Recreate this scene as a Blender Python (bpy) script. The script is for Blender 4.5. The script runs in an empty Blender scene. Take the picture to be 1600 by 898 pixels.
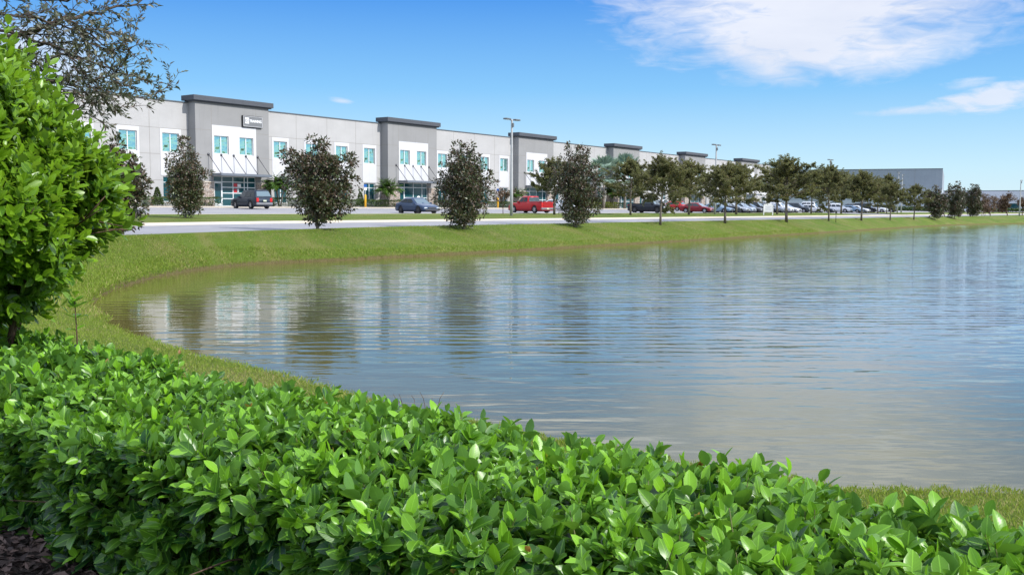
import bpy, math, random
import numpy as np
from mathutils import Vector, Matrix, Euler
random.seed(7)
R = math.radians
C = bpy.context.scene.collection
SC = bpy.context.scene

# ------------------------------------------------------------------ camera
F = 1500.0; PITCH = R(4.75); ROLL = 0.006
cam_d = bpy.data.cameras.new('camera'); cam = bpy.data.objects.new('camera', cam_d); C.objects.link(cam)
cam_d.sensor_width = 36; cam_d.lens = F/1600*36; cam_d.clip_start = 0.05; cam_d.clip_end = 6000
cam.matrix_world = Matrix.Rotation(R(90)-PITCH, 4, 'X') @ Matrix.Rotation(ROLL, 4, 'Z')
SC.camera = cam

def ray(px, py):
    x = (px-800)/F; y = -(py-449)/F
    c, s = math.cos(ROLL), math.sin(ROLL)
    x, y = x*c-y*s, x*s+y*c
    return Vector((x, math.cos(PITCH)+y*math.sin(PITCH), -math.sin(PITCH)+y*math.cos(PITCH)))
def hor(px): return 324.5+0.006*(px-800)
def at_depth(px, py, d):
    v = ray(px, py); return v*(d/v.y)
U = Vector((.583, .8125, 0)).normalized(); NB = Vector((U.y, -U.x, 0)); BC = 80.2
BANG = math.atan2(U.y, U.x)
def W(a, b, z=0.0): return U*a + NB*(b-BC) + Vector((0, 0, z))
def ab(p): return (U.x*p[0]+U.y*p[1], NB.x*p[0]+NB.y*p[1]+BC)
def a_at(px, b, py=324):
    v = ray(px, py); t = (b-BC)/(NB.x*v.x+NB.y*v.y); return (U.x*v.x+U.y*v.y)*t
def dist_at(px, b):
    v = ray(px, 324); t = (b-BC)/(NB.x*v.x+NB.y*v.y); return v.y*t

# ------------------------------------------------------------------ object helpers
def tag(o, label=None, cat=None, group=None, kind=None):
    if label: o['label'] = label
    if cat: o['category'] = cat
    if group: o['group'] = group
    if kind: o['kind'] = kind
    return o
def empty(name, loc=(0, 0, 0), rz=0.0, label=None, cat=None, group=None):
    o = bpy.data.objects.new(name, None); C.objects.link(o)
    o.location = loc; o.rotation_euler = (0, 0, rz); o.empty_display_size = .2
    return tag(o, label, cat, group)
def mesh_obj(name, me, mat=None, parent=None):
    o = bpy.data.objects.new(name, me); C.objects.link(o)
    if mat is not None:
        for m in (mat if isinstance(mat, (list, tuple)) else [mat]): me.materials.append(m)
    if parent: o.parent = parent
    return o
def copy_tree(o, parent=None):
    c = o.copy(); C.objects.link(c); c.parent = parent
    for ch in list(o.children): copy_tree(ch, c)
    return c

class MB:
    def __init__(s): s.v = []; s.f = []; s.m = []; s.sm = []
    def quad(s, a, b, c, d, m=0):
        n = len(s.v); s.v += [tuple(a), tuple(b), tuple(c), tuple(d)]; s.f.append((n, n+1, n+2, n+3)); s.m.append(m); s.sm.append(False)
    def poly(s, pts, m=0):
        n = len(s.v); s.v += [tuple(p) for p in pts]; s.f.append(tuple(range(n, n+len(pts)))); s.m.append(m); s.sm.append(False)
    def box(s, x0, x1, y0, y1, z0, z1, m=0, bev=0.0):
        if bev <= 0:
            n = len(s.v)
            s.v += [(x, y, z) for z in (z0, z1) for y in (y0, y1) for x in (x0, x1)]
            for f in ((0, 2, 3, 1), (4, 5, 7, 6), (0, 1, 5, 4), (2, 6, 7, 3), (0, 4, 6, 2), (1, 3, 7, 5)):
                s.f.append(tuple(n+i for i in f)); s.m.append(m); s.sm.append(False)
            return
        e = bev
        # chamfered box: 24 verts by 3 families
        import itertools
        n = len(s.v); idx = {}
        X = (x0, x1); Y = (y0, y1); Z = (z0, z1); sg = (1, -1)
        for i, j, k in itertools.product((0, 1), repeat=3):
            for ax in range(3):
                p = [X[i]+sg[i]*e, Y[j]+sg[j]*e, Z[k]+sg[k]*e]
                p[ax] = (X[i], Y[j], Z[k])[ax]
                idx[(i, j, k, ax)] = len(s.v); s.v.append(tuple(p))
        def F_(l): s.f.append(tuple(l)); s.m.append(m); s.sm.append(False)
        for ax in range(3):
            o1, o2 = [a for a in range(3) if a != ax]
            for side in (0, 1):
                q = []
                for (u_, v_) in ((0, 0), (1, 0), (1, 1), (0, 1)):
                    t = [0, 0, 0]; t[ax] = side; t[o1] = u_; t[o2] = v_; q.append(idx[(t[0], t[1], t[2], ax)])
                F_(q)
        for ax in range(3):
            o1, o2 = [a for a in range(3) if a != ax]
            for u_ in (0, 1):
                for v_ in (0, 1):
                    q = []
                    for w_, fam in ((0, o1), (0, o2), (1, o2), (1, o1)):
                        t = [0, 0, 0]; t[ax] = w_; t[o1] = u_; t[o2] = v_; q.append(idx[(t[0], t[1], t[2], fam)])
                    F_(q)
        for i, j, k in itertools.product((0, 1), repeat=3): F_([idx[(i, j, k, a)] for a in range(3)])
    def tube(s, pts, rad, n=6, m=0, cap=True):
        pts = [Vector(p) for p in pts]
        if not isinstance(rad, (list, tuple)): rad = [rad]*len(pts)
        base = len(s.v); prev = None
        for i, p in enumerate(pts):
            t = (pts[min(i+1, len(pts)-1)]-pts[max(i-1, 0)]).normalized()
            if prev is None: a = t.orthogonal().normalized()
            else:
                a = prev - t*prev.dot(t)
                a = a.normalized() if a.length > 1e-6 else t.orthogonal().normalized()
            prev = a; b = t.cross(a)
            for k in range(n):
                an = 2*math.pi*k/n; s.v.append(tuple(p+(a*math.cos(an)+b*math.sin(an))*rad[i]))
        for i in range(len(pts)-1):
            for k in range(n):
                k2 = (k+1) % n
                s.f.append((base+i*n+k, base+i*n+k2, base+(i+1)*n+k2, base+(i+1)*n+k)); s.m.append(m); s.sm.append(True)
        if cap:
            s.f.append(tuple(base+k for k in range(n))[::-1]); s.m.append(m); s.sm.append(False)
            e = base+(len(pts)-1)*n; s.f.append(tuple(e+k for k in range(n))); s.m.append(m); s.sm.append(False)
    def lathe(s, prof, cx=0, cy=0, n=16, m=0, axis='Z'):
        base = len(s.v)
        for r, z in prof:
            for k in range(n):
                an = 2*math.pi*k/n
                if axis == 'Z': s.v.append((cx+r*math.cos(an), cy+r*math.sin(an), z))
                else: s.v.append((cx+r*math.cos(an), z, cy+r*math.sin(an)))
        for i in range(len(prof)-1):
            for k in range(n):
                k2 = (k+1) % n
                s.f.append((base+i*n+k, base+i*n+k2, base+(i+1)*n+k2, base+(i+1)*n+k)); s.m.append(m); s.sm.append(True)
    def build(s, name, mat, parent=None, fix=True):
        me = bpy.data.meshes.new(name); me.from_pydata(s.v, [], s.f)
        me.polygons.foreach_set('material_index', s.m); me.polygons.foreach_set('use_smooth', s.sm)
        if fix:
            import bmesh
            bm = bmesh.new(); bm.from_mesh(me); bmesh.ops.recalc_face_normals(bm, faces=bm.faces); bm.to_mesh(me); bm.free()
        me.update()
        return mesh_obj(name, me, mat, parent)

# ------------------------------------------------------------------ material helpers
MATS = {}
class NT:
    def __init__(s, name):
        s.m = bpy.data.materials.new(name); s.m.use_nodes = True; s.t = s.m.node_tree; s.t.nodes.clear()
        s.out = s.n('ShaderNodeOutputMaterial')
    def n(s, typ, **kw):
        nd = s.t.nodes.new(typ)
        for k, v in kw.items():
            if k.startswith('i_'): nd.inputs[k[2:].replace('_', ' ')].default_value = v
            else: setattr(nd, k, v)
        return nd
    def l(s, a, b): s.t.links.new(a, b)
    def bsdf(s, rough=.6, col=None, metal=0, spec=None):
        b = s.n('ShaderNodeBsdfPrincipled'); b.inputs['Roughness'].default_value = rough; b.inputs['Metallic'].default_value = metal
        if spec is not None: b.inputs['Specular IOR Level'].default_value = spec
        if col: b.inputs['Base Color'].default_value = (*col, 1)
        s.l(b.outputs[0], s.out.inputs[0]); return b
    def noise(s, scale, detail=4, rough=.55, vec=None, dist=0):
        n = s.n('ShaderNodeTexNoise'); n.inputs['Scale'].default_value = scale; n.inputs['Detail'].default_value = detail
        n.inputs['Roughness'].default_value = rough; n.inputs['Distortion'].default_value = dist
        if vec is not None: s.l(vec, n.inputs['Vector'])
        return n
    def ramp(s, fac, stops, interp='LINEAR'):
        r = s.n('ShaderNodeValToRGB'); r.color_ramp.interpolation = interp; e = r.color_ramp.elements
        while len(e) < len(stops): e.new(.5)
        for i, (p, c) in enumerate(stops):
            e[i].position = p; e[i].color = (*c, 1) if len(c) == 3 else c
        s.l(fac, r.inputs[0]); return r.outputs[0]
    def mix(s, fac, a, b, mode='MIX'):
        m = s.n('ShaderNodeMix'); m.data_type = 'RGBA'; m.blend_type = mode
        for sock, v in ((m.inputs[0], fac), (m.inputs[6], a), (m.inputs[7], b)):
            if isinstance(v, (int, float)): sock.default_value = v
            elif isinstance(v, tuple): sock.default_value = (*v, 1)
            else: s.l(v, sock)
        return m.outputs[2]
    def math(s, op, a, b=None, c=None, clamp=False):
        m = s.n('ShaderNodeMath'); m.operation = op; m.use_clamp = clamp
        for i, v in enumerate((a, b, c)):
            if v is None: continue
            if isinstance(v, (int, float)): m.inputs[i].default_value = v
            else: s.l(v, m.inputs[i])
        return m.outputs[0]
    def bump(s, height, dist, strength=1.0, normal=None):
        b = s.n('ShaderNodeBump'); b.inputs['Strength'].default_value = strength; b.inputs['Distance'].default_value = dist
        s.l(height, b.inputs['Height'])
        if normal is not None: s.l(normal, b.inputs['Normal'])
        return b.outputs[0]
    def coord(s, kind='Object'): return s.n('ShaderNodeTexCoord').outputs[kind]
    def scaled(s, vec, sc, rot=0):
        m = s.n('ShaderNodeMapping'); m.inputs['Scale'].default_value = sc; m.inputs['Rotation'].default_value = (0, 0, rot); s.l(vec, m.inputs['Vector']); return m.outputs[0]

def plain(name, col, rough=.5, metal=0, spec=None, vary=.08, scale=6, bump=0):
    if name in MATS: return MATS[name]
    t = NT(name); b = t.bsdf(rough, col, metal, spec)
    if vary:
        n = t.noise(scale, 5, vec=t.coord())
        c = t.ramp(n.outputs[0], [(.3, tuple(max(0, x*(1-vary)) for x in col)), (.7, tuple(min(1, x*(1+vary)) for x in col))])
        t.l(c, b.inputs['Base Color'])
        if bump: t.l(t.bump(n.outputs[0], bump), b.inputs['Normal'])
    MATS[name] = t.m; return t.m

def paint(name, col, flake=.1):
    if name in MATS: return MATS[name]
    t = NT(name); b = t.bsdf(.32, col, flake); b.inputs['Coat Weight'].default_value = .30; b.inputs['Specular IOR Level'].default_value = .25; b.inputs['Coat Roughness'].default_value = .04
    z = t.n('ShaderNodeSeparateXYZ'); t.l(t.coord(), z.inputs[0])
    n = t.noise(9, 5, vec=t.coord())
    dz = t.math('SUBTRACT', .62, z.outputs[2]); f = t.math('MULTIPLY', t.math('MULTIPLY', dz, 1.4, clamp=True), n.outputs[0], clamp=True)
    t.l(t.mix(t.math('MULTIPLY', f, .22), col, (.22, .2, .17)), b.inputs['Base Color'])   # road dust on the lower panels
    MATS[name] = t.m; return t.m

def leafmat(name, dark, bright, edge=None, under=None, rough=.38, trans=.28, brown=None, vein=True, spec=.5):
    t = NT(name)
    b = t.n('ShaderNodeBsdfPrincipled'); b.inputs['Roughness'].default_value = rough; b.inputs['Specular IOR Level'].default_value = spec
    at = t.n('ShaderNodeAttribute'); at.attribute_name = 'tint'
    stops = [(0, dark), (1, bright)] if brown is None else [(0, brown), (.22, brown), (.3, dark), (1, bright)]
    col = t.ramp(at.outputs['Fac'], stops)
    uv = t.n('ShaderNodeUVMap'); sp = t.n('ShaderNodeSeparateXYZ'); t.l(uv.outputs[0], sp.inputs[0])
    v = t.math('ABSOLUTE', t.math('SUBTRACT', sp.outputs[1], .5))       # 0 midrib .. .5 edge
    if vein:
        w = t.math('SINE', t.math('MULTIPLY', t.math('SUBTRACT', sp.outputs[0], t.math('MULTIPLY', v, .55)), 52))
        mid = t.math('LESS_THAN', v, .035)
        vn = t.math('MAXIMUM', t.math('MULTIPLY', t.math('GREATER_THAN', w, .9), .2), mid)
        col = t.mix(t.math('MULTIPLY', vn, .45), col, tuple(min(1, x*1.6+.03) for x in bright))
        t.l(t.bump(t.math('ADD', t.math('MULTIPLY', w, .03), t.math('MULTIPLY', mid, -1)), .0008), b.inputs['Normal'])
    if edge:
        col = t.mix(t.math('MULTIPLY', t.math('GREATER_THAN', v, .44), .55), col, edge)
    if under:
        g = t.n('ShaderNodeNewGeometry')
        col = t.mix(t.math('MULTIPLY', g.outputs['Backfacing'], .8), col, under)
    t.l(col, b.inputs['Base Color'])
    tr = t.n('ShaderNodeBsdfTranslucent'); t.l(t.mix(.5, col, (bright[0]*1.6, bright[1]*1.5, bright[2]*.8)), tr.inputs[0])
    mx = t.n('ShaderNodeMixShader'); mx.inputs[0].default_value = trans
    t.l(b.outputs[0], mx.inputs[1]); t.l(tr.outputs[0], mx.inputs[2]); t.l(mx.outputs[0], t.out.inputs[0])
    MATS[name] = t.m; return t.m

# ------------------------------------------------------------------ leaf clouds (numpy)
def norm(a): return a/np.maximum(np.linalg.norm(a, axis=1, keepdims=True), 1e-9)
HI_T = np.array([0, .14, .14, .14, .36, .36, .36, .62, .62, .62, .86, .86, .86, 1.0])
HI_W = np.array([0, -.50, 0, .50, -.96, 0, .96, -.96, 0, .96, -.54, 0, .54, 0])
HI_F = [(0, 2, 1), (0, 3, 2), (1, 2, 5, 4), (2, 3, 6, 5), (4, 5, 8, 7), (5, 6, 9, 8), (7, 8, 11, 10), (8, 9, 12, 11), (10, 11, 13), (11, 12, 13)]
LO_T = np.array([0, .5, .45, .5, 1.0]); LO_W = np.array([0, -1, 0, 1, 0.0])
LO_F = [(0, 2, 1), (0, 3, 2), (1, 2, 4), (2, 3, 4)]
QD_T = np.array([0, .5, 1.0, .5]); QD_W = np.array([0, -1, 0, 1.0]); QD_F = [(0, 3, 2, 1)]
def leaf_mesh(name, P, D, Nn, S, tint, mat, parent=None, lod='hi', width=.26, fold=.25, curl=.2, rng=None, obov=0.0):
    rng = rng or np.random.default_rng(1)
    T, Wd, Fc = {'hi': (HI_T, HI_W, HI_F), 'lo': (LO_T, LO_W, LO_F), 'quad': (QD_T, QD_W, QD_F)}[lod]
    n = len(P); k = len(T)
    D = norm(D); side = norm(np.cross(D, Nn)+1e-6); nr = np.cross(side, D)
    fo = fold*rng.uniform(.4, 1.5, n); cu = curl*rng.uniform(-.3, 1.6, n)
    Wt = Wd*(1+obov*(T-.5))
    z = fo[:, None]*np.abs(Wt)[None]*width - cu[:, None]*(T**2)[None]
    wv = width*rng.uniform(.85, 1.15, n)
    V = P[:, None, :] + S[:, None, None]*(T[None, :, None]*D[:, None, :] + (Wt[None, :]*wv[:, None])[:, :, None]*side[:, None, :] + z[:, :, None]*nr[:, None, :])
    V = V.reshape(-1, 3)
    loops = []; tot = []
    for f in Fc: loops += f; tot.append(len(f))
    nl = len(loops); lo = (np.array(loops)[None, :] + (np.arange(n)*k)[:, None]).ravel()
    tt = np.tile(tot, n); st = np.concatenate([[0], np.cumsum(tt)[:-1]])
    me = bpy.data.meshes.new(name)
    me.vertices.add(len(V)); me.vertices.foreach_set('co', V.astype(np.float32).ravel())
    me.loops.add(len(lo)); me.loops.foreach_set('vertex_index', lo.astype(np.int32))
    me.polygons.add(len(tt)); me.polygons.foreach_set('loop_start', st.astype(np.int32))
    try: me.polygons.foreach_set('loop_total', tt.astype(np.int32))
    except Exception: pass
    me.update(calc_edges=True)
    me.polygons.foreach_set('use_smooth', np.ones(len(tt), dtype=bool))
    uvl = me.uv_layers.new(name='UVMap'); uvv = np.stack([T, Wd*.5+.5], 1)
    uvl.data.foreach_set('uv', uvv[np.tile(loops, n)].astype(np.float32).ravel())
    a = me.attributes.new('tint', 'FLOAT', 'POINT'); a.data.foreach_set('value', np.repeat(np.clip(tint, 0, 1), k).astype(np.float32))
    me.validate(); me.update()
    return mesh_obj(name, me, mat, parent)
# ------------------------------------------------------------------ materials of the setting
def grass_mat(name, z_earth=True):
    t = NT(name); b = t.bsdf(.9, spec=.15)
    co = t.coord()
    n1 = t.noise(.16, 4, vec=co); n2 = t.noise(2.2, 5, .6, vec=co); n3 = t.noise(34, 4, .75, vec=co); n4 = t.noise(.55, 5, .65, vec=co)
    c = t.ramp(n1.outputs[0], [(.3, (.100, .160, .020)), (.55, (.145, .195, .028)), (.75, (.200, .220, .048))])
    c = t.mix(t.ramp(n4.outputs[0], [(.47, (0, 0, 0)), (.62, (.75, .75, .75))]), c, (.27, .225, .09))
    c = t.mix(t.ramp(n2.outputs[0], [(.35, (0, 0, 0)), (.75, (.5, .5, .5))]), c, (.085, .145, .012))
    c = t.mix(t.ramp(n3.outputs[0], [(.33, (.8, .8, .8)), (.62, (0, 0, 0))]), c, (.050, .085, .012))
    if z_earth:
        z = t.n('ShaderNodeSeparateXYZ'); t.l(co, z.inputs[0])
        zz = t.math('ADD', z.outputs[2], t.math('MULTIPLY', t.math('SUBTRACT', n2.outputs[0], .5), .10))
        e = t.n('ShaderNodeMapRange'); e.inputs[1].default_value = -2.135; e.inputs[2].default_value = -2.06; t.l(zz, e.inputs[0])
        c2 = t.ramp(n3.outputs[0], [(.35, (.075, .062, .024)), (.65, (.18, .15, .065))])
        c = t.mix(e.outputs[0], c2, c)
    t.l(c, b.inputs['Base Color'])
    h = t.math('ADD', n3.outputs[0], t.math('MULTIPLY', n2.outputs[0], .8))
    t.l(t.bump(h, .06, .9), b.inputs['Normal'])
    MATS[name] = t.m; return t.m
M_GRASS = grass_mat('turf_grass')

def pavement_mat(name, base, stain, crack=True, joint=0.0):
    t = NT(name); b = t.bsdf(.85, spec=.25); co = t.coord()
    n1 = t.noise(.25, 5, .6, vec=co); n2 = t.noise(60, 3, .7, vec=co); n3 = t.noise(1.7, 6, .65, vec=co)
    c = t.ramp(n1.outputs[0], [(.3, tuple(x*.86 for x in base)), (.7, tuple(min(1, x*1.1) for x in base))])
    c = t.mix(t.ramp(n3.outputs[0], [(.5, (0, 0, 0)), (.8, (.55, .55, .55))]), c, stain)
    c = t.mix(t.ramp(n2.outputs[0], [(.3, (.35, .35, .35)), (.6, (0, 0, 0))]), c, tuple(x*.6 for x in base))
    if crack:
        v = t.n('ShaderNodeTexVoronoi'); v.feature = 'DISTANCE_TO_EDGE'; v.inputs['Scale'].default_value = .22
        t.l(t.scaled(co, (1, 1, 1)), v.inputs['Vector'])
        c = t.mix(t.math('MULTIPLY', t.math('LESS_THAN', v.outputs[0], .004), .45), c, tuple(x*.35 for x in base))
    t.l(c, b.inputs['Base Color']); t.l(t.bump(n2.outputs[0], .004), b.inputs['Normal'])
    MATS[name] = t.m; return t.m
M_ROAD = pavement_mat('road_asphalt', (.275, .272, .285), (.20, .197, .20))
M_LOT = pavement_mat('lot_asphalt', (.30, .295, .305), (.21, .205, .21))
M_CONC = pavement_mat('kerb_concrete', (.56, .50, .41), (.40, .35, .28), crack=False)
M_LINE = plain('road_paint', (.78, .78, .75), .7, vary=.12, scale=9)

def wall_mat(name, col, v=.05):
    t = NT(name); b = t.bsdf(.88, spec=.2); co = t.coord()
    n1 = t.noise(.35, 5, .6, vec=t.scaled(co, (1, 1, 1.6))); n2 = t.noise(22, 3, .7, vec=co)
    st = t.noise(1.3, 5, .7, vec=t.scaled(co, (2.2, 2.2, .12)))
    c = t.ramp(n1.outputs[0], [(.3, tuple(x*(1-v*1.4) for x in col)), (.7, tuple(min(1, x*(1+v)) for x in col))])
    c = t.mix(t.ramp(st.outputs[0], [(.56, (0, 0, 0)), (.8, (.42, .42, .42))]), c, tuple(x*.62 for x in col))
    t.l(c, b.inputs['Base Color']); t.l(t.bump(n2.outputs[0], .006), b.inputs['Normal'])
    MATS[name] = t.m; return t.m
M_WALL = wall_mat('wall_light_grey', (.420, .413, .405))
M_TOWER = wall_mat('tower_grey', (.272, .270, .267))
M_WHITE = wall_mat('white_stucco', (.57, .57, .585), .03)
M_PLINTH = wall_mat('plinth_grey', (.20, .20, .20))
M_CAP = wall_mat('cornice_slate', (.085, .092, .105))
M_CAPT = plain('cap_metal', (.12, .13, .145), .45, .3)
M_JOINT = plain('joint', (.25, .235, .215), .9)
M_FRAME = plain('window_frame_white', (.72, .76, .76), .4)
M_STEEL = plain('canopy_steel', (.20, .22, .25), .4, .5)
M_ROD = plain('rod_steel', (.09, .09, .10), .4, .6)
M_DKIN = plain('dark_interior', (.03, .035, .035), .7)

def glass_mat(name, col, metal, rough=.03, wob=.004):
    t = NT(name); b = t.bsdf(rough, col, metal)
    n = t.noise(.9, 2, vec=t.coord()); t.l(t.bump(n.outputs[0], wob), b.inputs['Normal'])
    MATS[name] = t.m; return t.m
M_GLASS = glass_mat('teal_glass', (.40, .72, .66), .88, .035, .09)
M_GLASS2 = glass_mat('teal_glass_dark_reflection', (.012, .07, .085), .0, .04, .006)  # ground floor panes: dark reflection of trees and ground put into the colour

def stone_mat():
    t = NT('stone_veneer'); b = t.bsdf(.9); co = t.coord(); sc = t.scaled(co, (1, 1, 2.1))
    v = t.n('ShaderNodeTexVoronoi'); v.inputs['Scale'].default_value = 4.2; t.l(sc, v.inputs['Vector'])
    e = t.n('ShaderNodeTexVoronoi'); e.feature = 'DISTANCE_TO_EDGE'; e.inputs['Scale'].default_value = 4.2; t.l(sc, e.inputs['Vector'])
    s = t.n('ShaderNodeSeparateColor'); t.l(v.outputs['Color'], s.inputs[0])
    c = t.ramp(s.outputs[0], [(0, (.30, .22, .17)), (.3, (.55, .43, .35)), (.55, (.42, .38, .35)), (.75, (.66, .58, .50)), (1, (.24, .20, .18))])
    n = t.noise(25, 4, vec=co)
    c = t.mix(t.math('MULTIPLY', n.outputs[0], .3), c, (.3, .25, .2))
    c = t.mix(t.math('LESS_THAN', e.outputs[0], .045), c, (.22, .20, .18))
    t.l(c, b.inputs['Base Color'])
    h = t.math('MINIMUM', e.outputs[0], .15); t.l(t.bump(t.math('ADD', h, t.math('MULTIPLY', n.outputs[0], .05)), .25), b.inputs['Normal'])
    MATS['stone'] = t.m; return t.m
M_STONE = stone_mat()

def bark(name, col):
    t = NT(name); b = t.bsdf(.9, spec=.2); co = t.coord()
    n = t.noise(14, 5, .7, vec=t.scaled(co, (1, 1, .25)), dist=.6)
    t.l(t.ramp(n.outputs[0], [(.3, tuple(x*.45 for x in col)), (.7, tuple(x*1.25 for x in col))]), b.inputs['Base Color'])
    t.l(t.bump(n.outputs[0], .02), b.inputs['Normal']); MATS[name] = t.m; return t.m
M_BARK = bark('bark_grey_brown', (.19, .16, .13)); M_BARKD = bark('bark_dark', (.085, .065, .05)); M_PALMT = bark('palm_trunk', (.30, .27, .23))
M_TWIG = bark('twig_brown', (.12, .075, .05))

M_HEDGE = leafmat('hedge_leaf', (.006, .050, .012), (.190, .410, .018), edge=(.34, .48, .16), under=(.09, .20, .05), rough=.33, trans=.28, spec=.38)
M_SHRUB = leafmat('shrub_leaf', (.024, .095, .006), (.215, .385, .014), edge=(.30, .44, .07), under=(.16, .26, .05), rough=.33, trans=.34)
M_MAGN = leafmat('magnolia_leaf', (.030, .050, .014), (.110, .135, .052), under=(.13, .085, .055), rough=.42, trans=.06, brown=(.125, .075, .052), vein=False, spec=.65)
M_OAK = leafmat('oak_leaf', (.075, .095, .030), (.225, .230, .090), under=(.19, .185, .105), rough=.6, trans=.32, brown=(.15, .105, .055), vein=False, spec=.3)
M_OAKN = leafmat('oak_leaf_near', (.035, .055, .025), (.100, .115, .060), under=(.15, .15, .11), rough=.45, trans=.18, brown=(.085, .055, .032), vein=False)
M_BOX = leafmat('clipped_shrub_leaf', (.022, .050, .010), (.085, .135, .022), rough=.5, trans=.2, vein=False)
M_YEL = leafmat('yellow_green_leaf', (.10, .15, .01), (.24, .27, .03), rough=.5, trans=.2, vein=False)
M_CROT = leafmat('croton_leaf', (.06, .02, .012), (.20, .045, .02), rough=.45, trans=.2, vein=False)
M_PALM = leafmat('feather_palm_leaf', (.030, .085, .012), (.11, .20, .03), rough=.4, trans=.25, vein=False)
M_FAN = leafmat('fan_palm_leaf', (.12, .20, .15), (.32, .43, .34), rough=.5, trans=.15, vein=False)

def water_mat():
    t = NT('pond_water'); b = t.bsdf(.035); b.inputs['IOR'].default_value = 1.38
    co = t.coord()
    # depth tint: olive shallows close to the bank, slate green further out ("shore" = metres from the bank)
    at = t.n('ShaderNodeAttribute'); at.attribute_name = 'shore'
    n0 = t.noise(.5, 3, vec=co)
    sh = t.math('ADD', at.outputs['Fac'], t.math('MULTIPLY', t.math('SUBTRACT', n0.outputs[0], .5), 1.2))
    c = t.ramp(t.math('DIVIDE', sh, 13.0), [(0, (.115, .100, .026)), (.25, (.085, .090, .040)), (1, (.135, .168, .198))])
    t.l(c, b.inputs['Base Color'])
    m0 = t.scaled(co, (.42, 1.5, 1), R(-13)); w0 = t.noise(.62, 2, .45, vec=m0, dist=.5)
    m1 = t.scaled(co, (1.5, 4.2, 1), R(-11)); m2 = t.scaled(co, (3.4, 8.5, 1), R(8)); m3 = t.scaled(co, (8, 17, 1), R(-4))
    w1 = t.noise(.60, 2, .45, vec=m1, dist=.35); w2 = t.noise(.62, 2, .5, vec=m2, dist=.4); w3 = t.noise(.8, 3, .6, vec=m3)
    patch = t.noise(.07, 3, .5, vec=t.scaled(co, (1, 2.2, 1)))
    pf = t.ramp(patch.outputs[0], [(.35, (.35, .35, .35)), (.65, (1, 1, 1))])
    # ripples die out against the bank
    cal = t.n('ShaderNodeMapRange'); cal.inputs[1].default_value = 0; cal.inputs[2].default_value = 12; cal.inputs[3].default_value = .30; cal.inputs[4].default_value = 1.15; t.l(at.outputs['Fac'], cal.inputs[0])
    h = t.math('ADD', t.math('ADD', t.math('MULTIPLY', w0.outputs[0], .024), t.math('MULTIPLY', w1.outputs[0], .025)), t.math('MULTIPLY', t.math('MULTIPLY', w2.outputs[0], .0090), pf))
    h = t.math('ADD', h, t.math('MULTIPLY', t.math('MULTIPLY', w3.outputs[0], .0008), pf))
    wa = t.n('ShaderNodeTexWave'); wa.bands_direction = 'Y'; wa.wave_profile = 'SIN'; wa.inputs['Scale'].default_value = .72; wa.inputs['Distortion'].default_value = 3.2; wa.inputs['Detail'].default_value = 3; wa.inputs['Detail Scale'].default_value = .7; wa.inputs['Detail Roughness'].default_value = .5
    t.l(t.scaled(co, (.35, 1, 1), R(-10)), wa.inputs['Vector'])
    wp = t.noise(.11, 2, .5, vec=co); wpf = t.ramp(wp.outputs[0], [(.42, (.15, .15, .15)), (.62, (1, 1, 1))])
    h = t.math('ADD', h, t.math('MULTIPLY', t.math('MULTIPLY', wa.outputs['Fac'], .0085), wpf))
    h = t.math('MULTIPLY', h, cal.outputs[0])
    t.l(t.bump(h, 1.0, 1.0), b.inputs['Normal'])
    MATS['water'] = t.m; return t.m
M_WATER = water_mat()
M_MULCHG = plain('mulch_ground', (.035, .025, .020), .95, vary=.6, scale=30, bump=.03)
M_CHIP = leafmat('bark_chip', (.030, .018, .014), (.16, .105, .085), rough=.8, trans=0.0, vein=False)

# ------------------------------------------------------------------ light
SUN_AZ = Vector((.90, -.43)).normalized(); SUN_EL = R(40)
w = bpy.data.worlds.new('World'); SC.world = w; w.use_nodes = True
nt = w.node_tree; nt.nodes.clear()
class WN(NT):
    def __init__(s, tree): s.t = tree
t = WN(nt)
wo = t.n('ShaderNodeOutputWorld'); bg = t.n('ShaderNodeBackground'); t.l(bg.outputs[0], wo.inputs[0])
bg.inputs[1].default_value = .10
sky = t.n('ShaderNodeTexSky'); sky.sky_type = 'NISHITA'; sky.sun_disc = False
sky.sun_elevation = SUN_EL; sky.sun_rotation = math.atan2(SUN_AZ.x, SUN_AZ.y)
sky.air_density = 1.0; sky.dust_density = .3; sky.ozone_density = 1.6
gen = t.n('ShaderNodeTexCoord').outputs['Generated']
sx = t.n('ShaderNodeSeparateXYZ'); t.l(gen, sx.inputs[0])
az = t.math('ARCTAN2', sx.outputs[0], sx.outputs[1]); el = t.math('ARCSINE', sx.outputs[2])
hsv = t.n('ShaderNodeHueSaturation'); hsv.inputs['Saturation'].default_value = 1.38; hsv.inputs['Value'].default_value = 1.0
hsv.inputs['Hue'].default_value = .5
t.l(sky.outputs[0], hsv.inputs['Color'])
cv = t.n('ShaderNodeCombineXYZ'); t.l(az, cv.inputs[0]); t.l(el, cv.inputs[1])
nA = t.noise(7, 8, .58, vec=t.scaled(cv.outputs[0], (1, 2.6, 1), R(10)), dist=.5)
nB = t.noise(2.2, 7, .6, vec=t.scaled(cv.outputs[0], (1, 2.4, 1)), dist=.3)
nF = t.noise(26, 6, .6, vec=t.scaled(cv.outputs[0], (1, 3.5, 1), R(12)), dist=.8)
def blob(a0, e0, sa, se, tilt=0.0):
    """soft elliptical patch of cloud centred on an azimuth and elevation of the sky"""
    da = t.math('SUBTRACT', az, a0); de = t.math('SUBTRACT', el, e0)
    de = t.math('SUBTRACT', de, t.math('MULTIPLY', da, tilt))
    q = t.math('ADD', t.math('POWER', t.math('DIVIDE', da, sa), 2.0), t.math('POWER', t.math('DIVIDE', de, se), 2.0))
    return t.math('SUBTRACT', 1.0, q)
def px_ang(px, py):
    v = ray(px, py).normalized(); return math.atan2(v.x, v.y), math.asin(v.z)
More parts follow.
